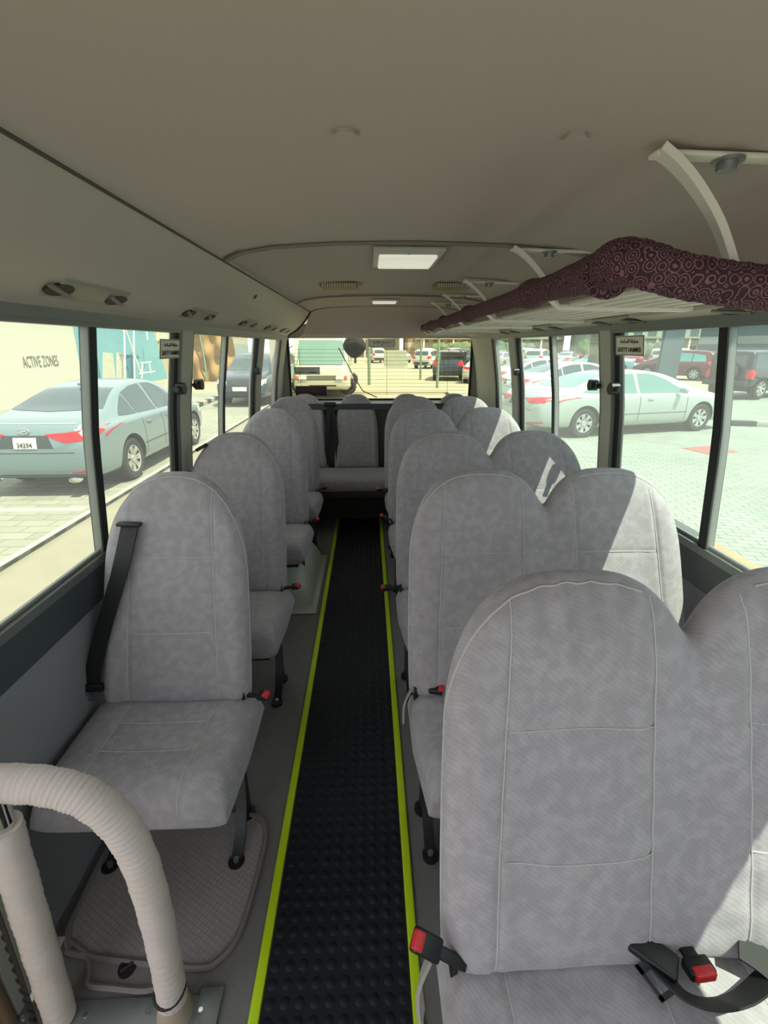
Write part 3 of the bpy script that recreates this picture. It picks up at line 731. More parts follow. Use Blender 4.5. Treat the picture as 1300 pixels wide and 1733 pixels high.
for y in (.875, 1.66, 2.45, 3.10, 3.65):
    tp = .475; zt = cz(tp)-.006
    xb, yb, zb = (.635, .885, 1.60) if y < 1 else (.475+.06, y, 1.61)
    bm = bmesh.new(); path = smooth_path([(tp-.004, y, zt-.002), (tp+.030, y, zt-.022), (tp+.072, y, zt-.056), (tp+.118, y, zt-.105), (tp+.158, y, zt-.165), (tp+.160, y, zt-.172)], 6)
    rb(bm, [p-O for p in path], [Vector((.004, .019-.008*i/(len(path)-1), 0)) for i in range(len(path))], .006); a_ = link_mesh('hanger_arm', bm, WHITEP, rk)
    bm = bmesh.new(); bx(bm, Vector((tp+.125, y+.008, cz(.6)-.008))-O, (.27, .030, .008), .003, Matrix.Rotation(.02, 3, 'Y')); hb = link_mesh('ceiling_bar', bm, WHITEP, rk)
    cyl('bolt', Vector((.592, y+.008, cz(.6)-.020))-O, (0, 0, 1), .016, .014, STEEL, hb, 10); cyl('washer', Vector((.592, y+.008, cz(.6)-.013))-O, (0, 0, 1), .024, .005, STEEL, hb, 20)
# ------------------------------------------------------------------ ceiling fittings
LENS = M('lamp_lens', srgb(225, 225, 205), .35, spec=.6, emit=((1, 1, .88, 1), .25))
def clight(x, y, w_, d, lab, kind):
    z = cz(x)+.004; r = empty('ceiling_light', (x, y, z), 0, lab, 'ceiling light')
    bm = bmesh.new(); bx(bm, (0, 0, -.006), (w_, d, .014), .005); link_mesh('bezel', bm, M('lamp_bezel', srgb(190, 188, 178), .5), r)
    bm = bmesh.new(); bx(bm, (.0, .012, -.018), (w_*.84, d*.66, .014), .006); link_mesh('diffuser', bm, LENS, r)
    if kind == 1:
        cyl('screw', (0, -d*.40, -.018), (0, 0, 1), .004, .003, STEEL, r, 10); box('switch', (.02, d*.56, -.006), (.06, .012, .012), PALE, r, .003)
    return r
clight(.147, 1.92, .245, .36, 'large rectangular white ceiling light in the middle of the aisle ceiling', 1)
clight(.125, 3.62, .20, .16, 'small white ceiling light near the rear window', 0)
def reading(x, lab):
    z = cz(x)+.004; r = empty('ceiling_speaker', (x, 2.72, z), 0, lab, 'speaker', 'ribbed ceiling speakers')
    bm = bmesh.new(); bx(bm, (0, 0, -.010), (.19, .17, .024), .006); link_mesh('housing', bm, M('old_yellow_plastic', srgb(140, 125, 85), .6), r)
    bm = bmesh.new()
    for k in range(14): bx(bm, (-.082+k*.0126, -.088, -.012), (.006, .006, .018))
    link_mesh('grille', bm, PALE, r)
reading(-.145, 'yellowed ribbed speaker on the ceiling left of the large light'); reading(.455, 'yellowed ribbed speaker on the ceiling right of the large light, beside the rack hanger')
for x, lab in ((-.03, 'round ceiling plug near the middle of the front ceiling'), (.325, 'round ceiling plug on the front ceiling nearer the rack')):
    bm = bmesh.new(); cylm(bm, (x, .855, cz(x)-.003), (0, 0, 1), .017, .007, 24, .014); o = link_mesh('ceiling_plug', bm, CEIL); tag(o, lab, 'cap', 'ceiling plugs')
hp_ = Vector((-.50, 2.28, 1.65)); bm = bmesh.new(); cylm(bm, hp_, (.75, 0, -.66), .010, .012, 16); tag(link_mesh('duct_plug', bm, BLK), 'small black plug on the face of the left duct', 'cap')
# air vents
def vent(x, y, z, tilt, lab, grp, L_=.30):
    r = empty('air_vent', (x, y, z), 0, lab, 'air vent', grp); r.rotation_euler = (0, tilt, 0)
    bm = bmesh.new(); bx(bm, (0, 0, -.001), (.066, L_, .010), .004); link_mesh('bezel', bm, M('vent_bezel', srgb(150, 146, 130), .5), r)
    for k in (-1, 1):
        bm = bmesh.new(); cylm(bm, (0, k*L_*.22, -.005), (0, 0, 1), .022, .005, 24); o = link_mesh('nozzle', bm, DARKH, r)
        o.scale = (1, 1.9, 1)
        box('louvre', (0, k*L_*.22, -.008), (.010, .060, .005), M('louvre_grey', srgb(120, 115, 102), .5), o, .002, Matrix.Rotation(.5, 3, 'Z'))
for i, (y, lab) in enumerate(((1.17, 'oval air vent pair on the left duct, nearest the camera'), (1.90, 'oval air vent pair on the left duct above the first left pillar'), (2.65, 'oval air vent pair on the left duct above the second left window'), (3.25, 'oval air vent pair on the left duct above the third left window'), (3.80, 'oval air vent pair on the left duct, last before the rear'))):
    vent(-.628, y, 1.5545, -.42, lab, 'air vents on the left duct', .27)
for i, (y, lab) in enumerate(((1.08, 'oval air vent pair over the first right window, nearest the camera'), (1.74, 'oval air vent pair above the first right pillar'), (2.42, 'oval air vent pair above the second right window'), (3.05, 'oval air vent pair above the third right window'))):
    vent(.885, y, 1.527, .35, lab, 'air vents over the right windows', .26)
# ------------------------------------------------------------------ signs
AR1 = '\uFE94\uFEE3\uFEFC\uFEB4\uFEDF\uFE8D \uFE94\uFED7\uFEAE\uFEC4\uFEE3'
AR2 = '\uFE89\uFEAD\uFE8D\uFEEE\uFEC3 \uFE9D\uFEAE\uFEA8\uFEE3'
def sign(center, xd, yd, w_, h_, lab, red=False, film=SIGNW):
    m = basis(center, xd, yd); r = empty('safety_sign', center, 0, lab, 'sign')
    mi = Matrix.Translation(-Vector(center)) @ m
    bm = bmesh.new(); bx(bm, (0, 0, 0), (w_, h_, .0012)); bmesh.ops.transform(bm, matrix=mi, verts=bm.verts[:]); link_mesh('sign_film', bm, film, r)
    bm = bmesh.new()
    for c, s_ in (((0, h_*.46, .001), (w_*.96, h_*.03, .001)), ((0, -h_*.46, .001), (w_*.96, h_*.03, .001)), ((w_*.475, 0, .001), (w_*.012, h_*.94, .001)), ((-w_*.475, 0, .001), (w_*.012, h_*.94, .001))): bx(bm, c, s_)
    bmesh.ops.transform(bm, matrix=mi, verts=bm.verts[:]); link_mesh('border', bm, REDINK if red else INK, r)
    if red:
        text_mesh('arabic_lettering', AR2, w_*.7, h_*.42, REDINK, mi @ Matrix.Translation((0, h_*.08, .001)), r, bold=.02)
        bm = bmesh.new(); v = [bm.verts.new(mi @ Vector(p)) for p in ((-.008, -h_*.22, .0018), (.008, -h_*.22, .0018), (0, -h_*.40, .0018))]; bm.faces.new(v); link_mesh('red_arrow', bm, REDINK, r, smooth=False)
    else:
        text_mesh('arabic_lettering', AR1, w_*.62, h_*.26, INK, mi @ Matrix.Translation((0, h_*.20, .001)), r, bold=.01)
        text_mesh('lettering', 'SAFETY HAMMER', w_*.82, h_*.24, INK, mi @ Matrix.Translation((0, -h_*.20, .001)), r, bold=.012)
    return r
wt = lambda side, z: Vector(((hw(z+.02)-hw(z-.02))*side, 0, .04))
z = 1.432; sign((XC-(hw(z)-.008), 1.78, z), (0, 1, 0), wt(-1, z), .19, .066, 'SAFETY HAMMER sign on the first left window')
z = 1.443; sign((XC+(hw(z)-.008), 1.70, z), (0, -1, 0), wt(1, z), .19, .068, 'SAFETY HAMMER sign on the first right window')
FR = M('sign_film_grey', srgb(214, 212, 200), .6)
p = at(520, 627, 'y', YR+.018); sign((p.x, p.y, p.z), (1, 0, 0), (0, 0, 1), .225, .064, 'SAFETY HAMMER sign low on the left side of the rear window', film=FR)
p = at(768, 602, 'y', YR+.018); sign((p.x, p.y, p.z), (1, 0, 0), (0, 0, 1), .225, .064, 'SAFETY HAMMER sign on the right side of the rear window', film=FR)
p = at(646, 580, 'y', YR+.018); sign((p.x, p.y, p.z), (1, 0, 0), (0, 0, 1), .235, .064, 'grey sign with red Arabic lettering at the top middle of the rear window', red=True, film=FR)
p = at(527, 661, 'y', YR-.03); pb = box('dark_board', (p.x, p.y, p.z), (.275, .012, .085), M('maroon_board', srgb(48, 14, 16), .5), bev=.002); tag(pb, 'dark maroon board standing on the ledge against the rear window', 'board')
# rear outside mirror, wiper, aerial
p = at(600, 585, 'y', YR+.20)
mr = empty('rear_mirror', p, 0, 'dark rounded square mirror hanging outside the rear window on a thin stem', 'mirror')
bm = bmesh.new(); bmesh.ops.create_uvsphere(bm, u_segments=28, v_segments=16, radius=1)
for v in bm.verts:
    x, y, z = v.co; k = 1/((abs(x)**2.6+abs(z)**2.6)**(1/2.6)+1e-6)*sqrt(x*x+z*z) if abs(x)+abs(z) > 1e-5 else 1
    X, Z = x*k, z*k; a = radians(42); v.co = Vector(((X*cos(a)-Z*sin(a))*.098, y*.035, (X*sin(a)+Z*cos(a))*.098))
link_mesh('mirror_housing', bm, M('mirror_green_black', srgb(18, 20, 15), .75), mr)
tube('stem', [(-.01, 0, .08), (-.015, -.03, .13), (-.02, -.10, .15), (-.02, -.17, .14)], .006, BLK, mr, 8)
wp = empty('rear_wiper', at(622, 668, 'y', YR+.06), 0, 'thin black wiper across the outside of the rear window', 'wiper'); O = Vector(wp.location)
tube('wiper_arm', [at(p_[0], p_[1], 'y', YR+.06)-O for p_ in ((638, 672), (614, 661), (592, 625))], .0045, BLK, wp, 8)
tube('wiper_blade', [at(p_[0], p_[1], 'y', YR+.045)-O for p_ in ((603, 645), (586, 612), (573, 588))], .0045, BLK, wp, 8)
# ------------------------------------------------------------------ exterior ground
G = -.56
def paver_mat(name, c1, c2, mo, rot, sc, bw=.22, rh=.11):
    m = M(name, c1, .85); N, L, b = nodes_of(m); tc = N.new('ShaderNodeTexCoord'); mp = N.new('ShaderNodeMapping'); mp.inputs['Rotation'].default_value = (0, 0, rot)
    k = N.new('ShaderNodeTexBrick'); k.inputs['Scale'].default_value = sc; k.inputs['Brick Width'].default_value = bw; k.inputs['Row Height'].default_value = rh; k.inputs['Mortar Size'].default_value = .006
    k.inputs['Color1'].default_value = c1; k.inputs['Color2'].default_value = c2; k.inputs['Mortar'].default_value = mo
    n = N.new('ShaderNodeTexNoise'); n.inputs['Scale'].default_value = .8; n.inputs['Detail'].default_value = 6
    mr = N.new('ShaderNodeMapRange'); mr.inputs['To Min'].default_value = .75; mr.inputs['To Max'].default_value = 1.2
    vm = N.new('ShaderNodeVectorMath'); vm.operation = 'SCALE'
    L.new(tc.outputs['Object'], mp.inputs[0]); L.new(mp.outputs[0], k.inputs['Vector']); L.new(tc.outputs['Object'], n.inputs['Vector']); L.new(n.outputs['Fac'], mr.inputs['Value'])
    L.new(k.outputs['Color'], vm.inputs[0]); L.new(mr.outputs[0], vm.inputs['Scale']); L.new(vm.outputs[0], b.inputs['Base Color']); return m
PAV = paver_mat('concrete_pavers', srgb(132, 138, 128), srgb(120, 126, 116), srgb(74, 78, 70), .25, 1.0)
PAVL = paver_mat('left_pavers', srgb(134, 138, 124), srgb(122, 127, 114), srgb(84, 86, 78), .0, 1.0, .4, .2)
CONC = M('tan_concrete', srgb(126, 124, 108), .9, noise=.14, nscale=3)
ASPH = M('far_yard', srgb(136, 134, 112), .9, noise=.12, nscale=.5)
def slab(name, x0, x1, y0, y1, zt, mat, lab, th=.3):
    o = box(name, ((x0+x1)/2, (y0+y1)/2, zt-th/2), (x1-x0, y1-y0, th), mat); o.data.transform(Matrix.Translation(Vector(o.location))); return tag(o, kind='structure', label=lab)
slab('ground', -60, 90, 22, 150, G, ASPH, 'pale concrete yard behind the bus')
slab('paving_left', -60, -3.6, -12, 22, G, PAVL, 'grey block paving left of the bus')
slab('lane', -3.6, 3.50, -12, 22, G-.06, CONC, 'tan concrete lane the bus stands on')
slab('paving_right', 3.66, 90, -12, 22, G, PAV, 'grey herringbone block paving right of the bus')
LINE = M('white_road_paint', srgb(158, 158, 144), .8)
for n, (x0, x1, y0, y1), lab in (('road_marking', (-9, -3.7, 5.72, 5.86), 'white painted bay line behind the blue-grey sedan'), ('road_marking', (-3.64, -3.56, -12, 22), 'pale edge line between the tan lane and the left paving')):
    o = box(n, ((x0+x1)/2, (y0+y1)/2, G+.001), (x1-x0, y1-y0, .006), LINE); tag(o, kind='structure', label=lab)
o = box('red_paver_patch', (6.95, 9.05, G+.003), (.75, .62, .012), M('red_pavers', srgb(176, 82, 74), .9, noise=.2, nscale=14), rot=Matrix.Rotation(.25, 3, 'Z')); tag(o, kind='structure', label='patch of red paving blocks')
KD = M('kerb_dark', srgb(52, 62, 62), .8); KW = M('kerb_white', srgb(165, 165, 150), .8); KT = M('kerb_tan', srgb(146, 118, 84), .9, noise=.2, nscale=20)
def kerb(p, q, n, mats, lab, w_=.16, h=.14):
    p = Vector(p); q = Vector(q); d = (q-p)/n; a = math.atan2(d.y, d.x)
    root = empty('kerb', p, 0, lab, 'kerb'); root['kind'] = 'structure'
    for i in range(n):
        c = d*(i+.5); box('kerb_stone', (c.x, c.y, h/2), (d.length-.01, w_, h), mats[i % len(mats)], root, .012, Matrix.Rotation(a, 3, 'Z'))
kerb((-6.15, 22, G), (-5.85, 14.5, G), 15, [KD, KW], 'black and white painted kerb left of the lane')
kerb((3.58, 4.5, G-.06), (3.58, 6.3, G-.06), 3, [KD], 'dark kerb beside the lane', .15, .12)
kerb((3.58, 3.35, G-.06), (3.58, 4.5, G-.06), 1, [KT], 'tan stained kerb stone beside the lane', .15, .12)
kerb((3.58, -2, G-.06), (3.58, 3.35, G-.06), 5, [KD, KW], 'kerb beside the front of the bus', .15, .12)
kerb((9.35, 12.15, G), (15.5, 10.6, G), 7, [KD, KW], 'black and white kerb in front of the silver sedan')
# ------------------------------------------------------------------ cars
PROFS = {
 'sedan': (4.85, [(0, .42, .62, .70, .62, .50), (.05, .30, .80, .93, .82, .66), (.20, .24, .90, 1.055, .885, .70), (.45, .22, .93, 1.09, .905, .70), (.80, .20, .94, 1.11, .915, .69), (1.15, .20, .945, 1.26, .925, .63), (1.60, .19, .945, 1.405, .93, .585), (2.10, .19, .94, 1.465, .93, .59), (2.60, .19, .93, 1.47, .93, .595), (3.05, .19, .92, 1.39, .93, .61), (3.45, .20, .90, 1.20, .93, .66), (3.80, .20, .88, 1.02, .92, .72), (4.25, .20, .82, .93, .90, .72), (4.60, .22, .70, .82, .84, .66), (4.80, .28, .58, .68, .70, .54), (4.86, .36, .50, .58, .55, .42)]),
 'suv': (4.7, [(0, .45, .80, .95, .74, .60), (.06, .35, 1.00, 1.30, .88, .68), (.22, .30, 1.05, 1.66, .92, .66), (.60, .27, 1.06, 1.74, .94, .68), (1.4, .25, 1.05, 1.78, .95, .69), (2.2, .25, 1.04, 1.77, .95, .69), (2.75, .25, 1.03, 1.68, .95, .69), (3.15, .25, 1.02, 1.42, .94, .72), (3.50, .25, 1.00, 1.16, .93, .76), (4.10, .26, .96, 1.08, .91, .74), (4.50, .30, .85, .98, .86, .70), (4.66, .36, .70, .82, .76, .60), (4.72, .45, .60, .70, .62, .50)]),
 'boxy': (4.3, [(0, .55, 1.00, 1.20, .80, .74), (.04, .48, 1.08, 1.78, .86, .76), (.12, .45, 1.10, 1.84, .88, .77), (1.0, .42, 1.10, 1.87, .88, .78), (2.2, .42, 1.10, 1.86, .88, .78), (2.55, .42, 1.10, 1.78, .88, .77), (2.75, .42, 1.10, 1.45, .88, .76), (2.9, .42, 1.10, 1.20, .86, .74), (3.6, .45, 1.06, 1.15, .80, .66), (4.15, .48, 1.02, 1.10, .74, .60), (4.22, .55, .95, 1.02, .70, .56)]),
}
TYRE = M('tyre', srgb(34, 35, 36), .85); RIM = M('alloy_rim', srgb(190, 194, 190), .3, .7); CGL = M('car_window_glass', srgb(48, 66, 72), .08, spec=.8)
LRED = M('tail_lamp_red', srgb(190, 22, 34), .25); LCLR = M('headlamp_glass', srgb(200, 210, 215), .15); DGREY = M('black_trim', srgb(36, 40, 42), .5); PLATE = M('number_plate', srgb(210, 214, 205), .5); SEAMM = M('panel_gap', srgb(50, 60, 64), .6)
def bake(o, cutters):
    for c in cutters:
        md = o.modifiers.new('b', 'BOOLEAN'); md.object = c; md.operation = 'DIFFERENCE'; md.solver = 'EXACT'
    bpy.context.view_layer.update(); dg = bpy.context.evaluated_depsgraph_get()
    me = bpy.data.meshes.new_from_object(o.evaluated_get(dg)); o.modifiers.clear(); o.data = me
    me.shade_smooth(); me.set_sharp_from_angle(angle=radians(35))
    for c in cutters: bpy.data.objects.remove(c)
def car(kind, paint, label, cat='car', group=None, sx=1.0, detail=1, wr=.33, glass=None, name=None, wheels=None):
    L0, st = PROFS[kind]; r = empty(name or {'sedan': 'sedan', 'suv': 'suv', 'boxy': 'off_road_car'}[kind], (0, 0, 0), 0, label, cat, group)
    glass = glass or CGL
    def half(s):
        x, zb, zl, zt, wb, wt = s; hg = zt-zl
        return [(0, zb), (wb*.55, zb), (wb*.88, zb+.01), (wb*.975, zb+.09), (wb, zb+.25*(zl-zb)+.06), (wb*1.005, zb+.62*(zl-zb)), (wb*.985, zl-.05), (wb*.955, zl), (wb*.90-(wb*.90-wt)*.08, zl+.10*hg), (wt+(wb*.9-wt)*.42, zl+.55*hg), (wt*1.02, zl+.86*hg), (wt*.93, zl+.965*hg), (wt*.6, zt), (0, zt+.006)]
    bm = bmesh.new(); rings = []
    for s in st:
        h = half(s); ring = [bm.verts.new((s[0]*sx, y, z)) for y, z in h]+[bm.verts.new((s[0]*sx, -y, z)) for y, z in h[-2:0:-1]]; rings.append(ring)
    n = len(rings[0])
    for a, b_ in zip(rings, rings[1:]):
        for k in range(n): bm.faces.new((a[k], a[(k+1) % n], b_[(k+1) % n], b_[k]))
    bm.faces.new(rings[0][::-1]); bm.faces.new(rings[-1])
    body = link_mesh('body', bm, paint, r)
    md = body.modifiers.new('s', 'SUBSURF'); md.levels = 2 if detail else 1; md.render_levels = md.levels
    bpy.context.view_layer.update(); dg = bpy.context.evaluated_depsgraph_get(); me = bpy.data.meshes.new_from_object(body.evaluated_get(dg)); body.modifiers.clear(); body.data = me
    bvh = BVHTree.FromObject(body, bpy.context.evaluated_depsgraph_get())
    bm_ = bmesh.new(); bm_.from_mesh(me); bvh = BVHTree.FromBMesh(bm_); bm_.free()
    wx = wheels or {'sedan': (1.06, 3.86), 'suv': (.95, 3.65), 'boxy': (.80, 3.35)}[kind]; wx = [q*sx for q in wx]
    # patches cast onto the body
    def patch(nm, lo, hi, direc, mat, nu=10, nv=4, off=.005, parent=None):
        bm = bmesh.new(); d = Vector(direc)
        def pl(P_, t):
            k = t*(len(P_)-1); i = min(int(k), len(P_)-2); f = k-i; return P_[i][0]*(1-f)+P_[i+1][0]*f, P_[i][1]*(1-f)+P_[i+1][1]*f
        g_ = []
        for i in range(nu+1):
            a = pl(lo, i/nu); b2 = pl(hi, i/nu); col = []
            for j in range(nv+1):
                p, q = a[0]+(b2[0]-a[0])*j/nv, a[1]+(b2[1]-a[1])*j/nv
                org = Vector((p*sx, -d.y*3, q)) if abs(d.y) > .5 else Vector((2.4*sx-d.x*6, p, q))
                if abs(d.z) > .5: org = Vector((p*sx, q, 4))
                h_, nn, _, _ = bvh.ray_cast(org, d)
                col.append(bm.verts.new(h_+nn*off) if h_ else None)
            g_.append(col)
        for i in range(nu):
            for j in range(nv):
                q = (g_[i][j], g_[i+1][j], g_[i+1][j+1], g_[i][j+1])
                if all(q): bm.faces.new(q)
        if not bm.faces: bm.free(); return None
        for v in [v for v in bm.verts if not v.link_faces]: bm.verts.remove(v)
        rr = bmesh.ops.extrude_face_region(bm, geom=bm.faces[:]); bmesh.ops.translate(bm, vec=d*.012, verts=[v for v in rr['geom'] if isinstance(v, bmesh.types.BMVert)])
        return link_mesh(nm, bm, mat, parent or r, sharp=30)
    for s in (-1, 1):
        D = (0, -s, 0)
        if kind == 'sedan':
            patch('side_window', [(1.02, 1.00), (1.28, .985), (1.50, .98)], [(1.03, 1.02), (1.30, 1.18), (1.50, 1.28)], D, glass, 8)
            patch('side_window', [(1.54, .98), (2.22, .965)], [(1.54, 1.30), (1.9, 1.375), (2.22, 1.395)], D, glass)
            patch('side_window', [(2.30, .965), (3.40, .945)], [(2.30, 1.395), (2.62, 1.385), (2.95, 1.27), (3.38, 1.00)], D, glass)
        elif kind == 'suv':
            patch('side_window', [(.45, 1.12), (1.18, 1.11)], [(.55, 1.48), (1.18, 1.58)], D, glass, 8)
            patch('side_window', [(1.24, 1.11), (2.05, 1.10)], [(1.24, 1.58), (2.05, 1.62)], D, glass)
            patch('side_window', [(2.12, 1.10), (3.10, 1.08)], [(2.12, 1.62), (2.5, 1.58), (3.05, 1.16)], D, glass)
        else:
            patch('side_window', [(.25, 1.16), (1.15, 1.16)], [(.25, 1.68), (1.15, 1.70)], D, glass, 8)
            patch('side_window', [(1.22, 1.16), (1.85, 1.16)], [(1.22, 1.70), (1.85, 1.71)], D, glass)
            patch('side_window', [(1.92, 1.16), (2.55, 1.16)], [(1.92, 1.71), (2.45, 1.66)], D, glass)
        if detail:
            for x in {'sedan': (1.52, 2.26, 3.42), 'suv': (1.21, 2.08, 3.12), 'boxy': (1.18, 1.88, 2.62)}[kind]:
                patch('door_gap', [(x, .34), (x+.012, .34)], [(x, {'sedan': .95, 'suv': 1.07, 'boxy': 1.12}[kind]), (x+.012, {'sedan': .95, 'suv': 1.07, 'boxy': 1.12}[kind])], D, SEAMM, 1, 12, .002)
            patch('side_moulding', [(1.45, .50), (3.45, .50)], [(1.45, .515), (3.45, .515)], D, SEAMM if kind != 'boxy' else DGREY, 16, 1, .004)
            for x in {'sedan': (1.72, 2.52), 'suv': (1.4, 2.3), 'boxy': (1.35, 2.1)}[kind]:
                h_, nn, _, _ = bvh.ray_cast(Vector((x*sx, s*3, {'sedan': .83, 'suv': .95, 'boxy': .98}[kind])), Vector(D))
                if h_: box('door_handle', h_+Vector((0, s*.015, 0)), (.16, .022, .028), paint, r, .008)
            mx = {'sedan': 3.22, 'suv': 3.0, 'boxy': 2.6}[kind]*sx; mz = {'sedan': 1.02, 'suv': 1.15, 'boxy': 1.22}[kind]
            bm = bmesh.new(); bx(bm, (mx, s*.99, mz), (.12, .20, .13), .04); link_mesh('wing_mirror', bm, paint, r)
        # lamps
        if kind == 'sedan':
            patch('tail_lamp', [(s*.27, .868), (s*.52, .775), (s*.89, .81)], [(s*.27, .885), (s*.55, .905), (s*.89, .95)], (1, 0, 0), LRED, 14, 4, .008)
            patch('tail_lamp_wrap', [(.03, .80), (.40, .885)], [(.03, .95), (.42, .905)], D, LRED, 6, 3, .007)
            patch('head_lamp', [(4.25, .66), (4.72, .56)], [(4.25, .78), (4.72, .68)], D, LCLR, 6, 3, .007)
            patch('bumper_reflector', [(s*.52, .345), (s*.84, .36)], [(s*.52, .36), (s*.84, .40)], (1, 0, 0), LRED, 6, 1, .007)
        elif kind == 'suv':
            patch('tail_lamp', [(s*.62, .88), (s*.90, .88)], [(s*.62, 1.12), (s*.90, 1.16)], (1, 0, 0), LRED, 6, 4, .008)
            patch('tail_lamp_wrap', [(.02, .92), (.30, .98)], [(.02, 1.16), (.30, 1.12)], D, LRED, 6, 3, .007)
            patch('head_lamp', [(s*.45, .76), (s*.84, .78)], [(s*.45, .86), (s*.84, .92)], (-1, 0, 0), LCLR, 6, 3, .008)
        else:
            patch('tail_lamp', [(s*.68, .80), (s*.86, .80)], [(s*.68, 1.12), (s*.86, 1.12)], (1, 0, 0), LRED, 4, 4, .03)
            patch('tail_lamp_wrap', [(.02, .80), (.16, .80)], [(.02, 1.12), (.16, 1.12)], D, LRED, 4, 4, .03)
    if kind == 'sedan':
        patch('rear_screen', [(-.66, 1.125), (0, 1.11), (.66, 1.125)], [(-.50, 1.37), (0, 1.39), (.50, 1.37)], (1, 0, 0), glass, 14, 8)
        patch('windscreen', [(-.70, 1.03), (0, 1.02), (.70, 1.03)], [(-.54, 1.36), (0, 1.38), (.54, 1.36)], (-1, 0, 0), glass, 14, 8)
        patch('number_plate', [(-.15, .70), (.15, .70)], [(-.15, .84), (.15, .84)], (1, 0, 0), PLATE, 4, 2, .012)
        patch('boot_gap', [(-.62, .635), (.62, .635)], [(-.62, .645), (.62, .645)], (1, 0, 0), SEAMM, 14, 1, .003)
        patch('rear_valance', [(-.70, .27), (.70, .27)], [(-.74, .33), (.74, .33)], (1, 0, 0), DGREY, 14, 1, .006)
        patch('grille', [(-.42, .40), (.42, .40)], [(-.42, .60), (.42, .60)], (-1, 0, 0), DGREY, 8, 2, .008)
        if detail:
            patch('boot_chrome_line', [(-.72, 1.005), (.72, 1.005)], [(-.72, 1.02), (.72, 1.02)], (1, 0, 0), CHROME, 14, 1, .004)
            patch('number_recess', [(-.36, .70), (.36, .70)], [(-.30, .87), (.30, .87)], (1, 0, 0), SEAMM, 8, 2, .003)
    elif kind == 'suv':
        patch('rear_screen', [(-.70, 1.18), (.70, 1.18)], [(-.60, 1.56), (.60, 1.56)], (1, 0, 0), glass, 14, 6)
        patch('windscreen', [(-.74, 1.18), (.74, 1.18)], [(-.62, 1.62), (.62, 1.62)], (-1, 0, 0), glass, 14, 6)
        patch('number_plate', [(-.24, .55), (.24, .55)], [(-.24, .68), (.24, .68)], (-1, 0, 0), PLATE, 4, 2, .02)
        patch('grille', [(-.42, .72), (.42, .72)], [(-.42, .90), (.42, .90)], (-1, 0, 0), DGREY, 8, 2, .008)
        patch('rear_bumper', [(-.82, .40), (.82, .40)], [(-.84, .62), (.84, .62)], (1, 0, 0), DGREY, 10, 2, .01)
        patch('front_bumper', [(-.72, .40), (.72, .40)], [(-.72, .52), (.72, .52)], (-1, 0, 0), DGREY, 10, 2, .01)
    else:
        patch('rear_screen', [(-.58, 1.22), (.58, 1.22)], [(-.58, 1.66), (.58, 1.66)], (1, 0, 0), glass, 8, 4)
        patch('windscreen', [(-.66, 1.25), (.66, 1.25)], [(-.64, 1.70), (.64, 1.70)], (-1, 0, 0), glass, 8, 4)
        box('rear_bumper', (-.10, 0, .62), (.18, 1.66, .20), DGREY, r, .03); box('front_bumper', (4.32, 0, .62), (.16, 1.66, .20), DGREY, r, .03)
        sp = empty('spare', (0, 0, 0)); bpy.data.objects.remove(sp)
        wheel(r, -.20, -.05, 1.02, .38, 'spare_wheel', axis='x')
        for s in (-1, 1):
            for x in wx: bm = bmesh.new(); bx(bm, (x, s*.90, .86), (.98, .20, .05), .02); link_mesh('wheel_flare', bm, DGREY, r)
    # arches cut out, then the wheels
    cut = []
    for x in wx:
        for s in (-1, 1):
            c = cyl('cutter', (x, s*.86, wr+.01), (0, 1, 0), wr+.055, .46, DGREY, None, 28); c.parent = None; cut.append(c)
    body.data.materials.append(DGREY)
    bake(body, cut)
    for x in wx:
        for s in (-1, 1): wheel(r, x, s*.80, wr, wr, 'wheel', axis='y', s=s)
    if detail and kind == 'sedan':
        bm = bmesh.new(); bx(bm, (2.4*sx, 0, .30), (4.0*sx, 1.3, .16)); link_mesh('underbody', bm, DGREY, r)
    elif kind != 'sedan':
        bm = bmesh.new(); bx(bm, (2.3*sx, 0, .40), (3.8*sx, 1.3, .20)); link_mesh('underbody', bm, DGREY, r)
    return r
def wheel(parent, x, y, z, R, name, axis='y', s=1):
    bm = bmesh.new(); W_ = .20; prof = [(R*.62, -.09), (R*.66, -.10), (R*.90, -.10), (R*.985, -.075), (R, -.03), (R, .03), (R*.985, .075), (R*.90, .10), (R*.66, .10), (R*.62, .09)]
    seg = 32; rings = []
    ax = (lambda a, rr, t: Vector((x+rr*cos(a), y+t, z+rr*sin(a)))) if axis == 'y' else (lambda a, rr, t: Vector((x+t, y+rr*cos(a), z+rr*sin(a))))
    for k in range(seg): rings.append([bm.verts.new(ax(2*pi*k/seg, rr, t)) for rr, t in prof])
    for k in range(seg):
        a, b_ = rings[k], rings[(k+1) % seg]
        for i in range(len(prof)): bm.faces.new((a[i], a[(i+1) % len(prof)], b_[(i+1) % len(prof)], b_[i]))
    t_ = link_mesh(name, bm, TYRE, parent)
    o_ = s if axis == 'y' else -1
    bm = bmesh.new(); A = (0, 1, 0) if axis == 'y' else (1, 0, 0); C_ = lambda t: (x, y+t, z) if axis == 'y' else (x+t, y, z)
    cylm(bm, C_(o_*.01), A, R*.64, .02, 28); link_mesh('brake_shade', bm, DGREY, t_)
    bm = bmesh.new()
    for k in range(7):
        a = 2*pi*k/7
        for q in (-.13, .13):
            p0 = ax(a+q*.5, R*.12, o_*.07); p1 = ax(a+q, R*.62, o_*.085); rb(bm, [p0, p1], (ax(a+pi/2, .022, 0)-ax(a+pi/2, 0, 0)), .008)
    cylm(bm, C_(o_*.075), A, R*.18, .03, 20)
    ring = [ax(2*pi*k/28, R*.62, o_*.085) for k in range(29)]; tb(bm, ring, R*.035, 6)
    link_mesh('alloy_rim', bm, RIM, t_)
    return t_
def paint(name, col, rough=.28, metal=.3): return M(name, col, rough, metal, coat=.6, spec=.5)
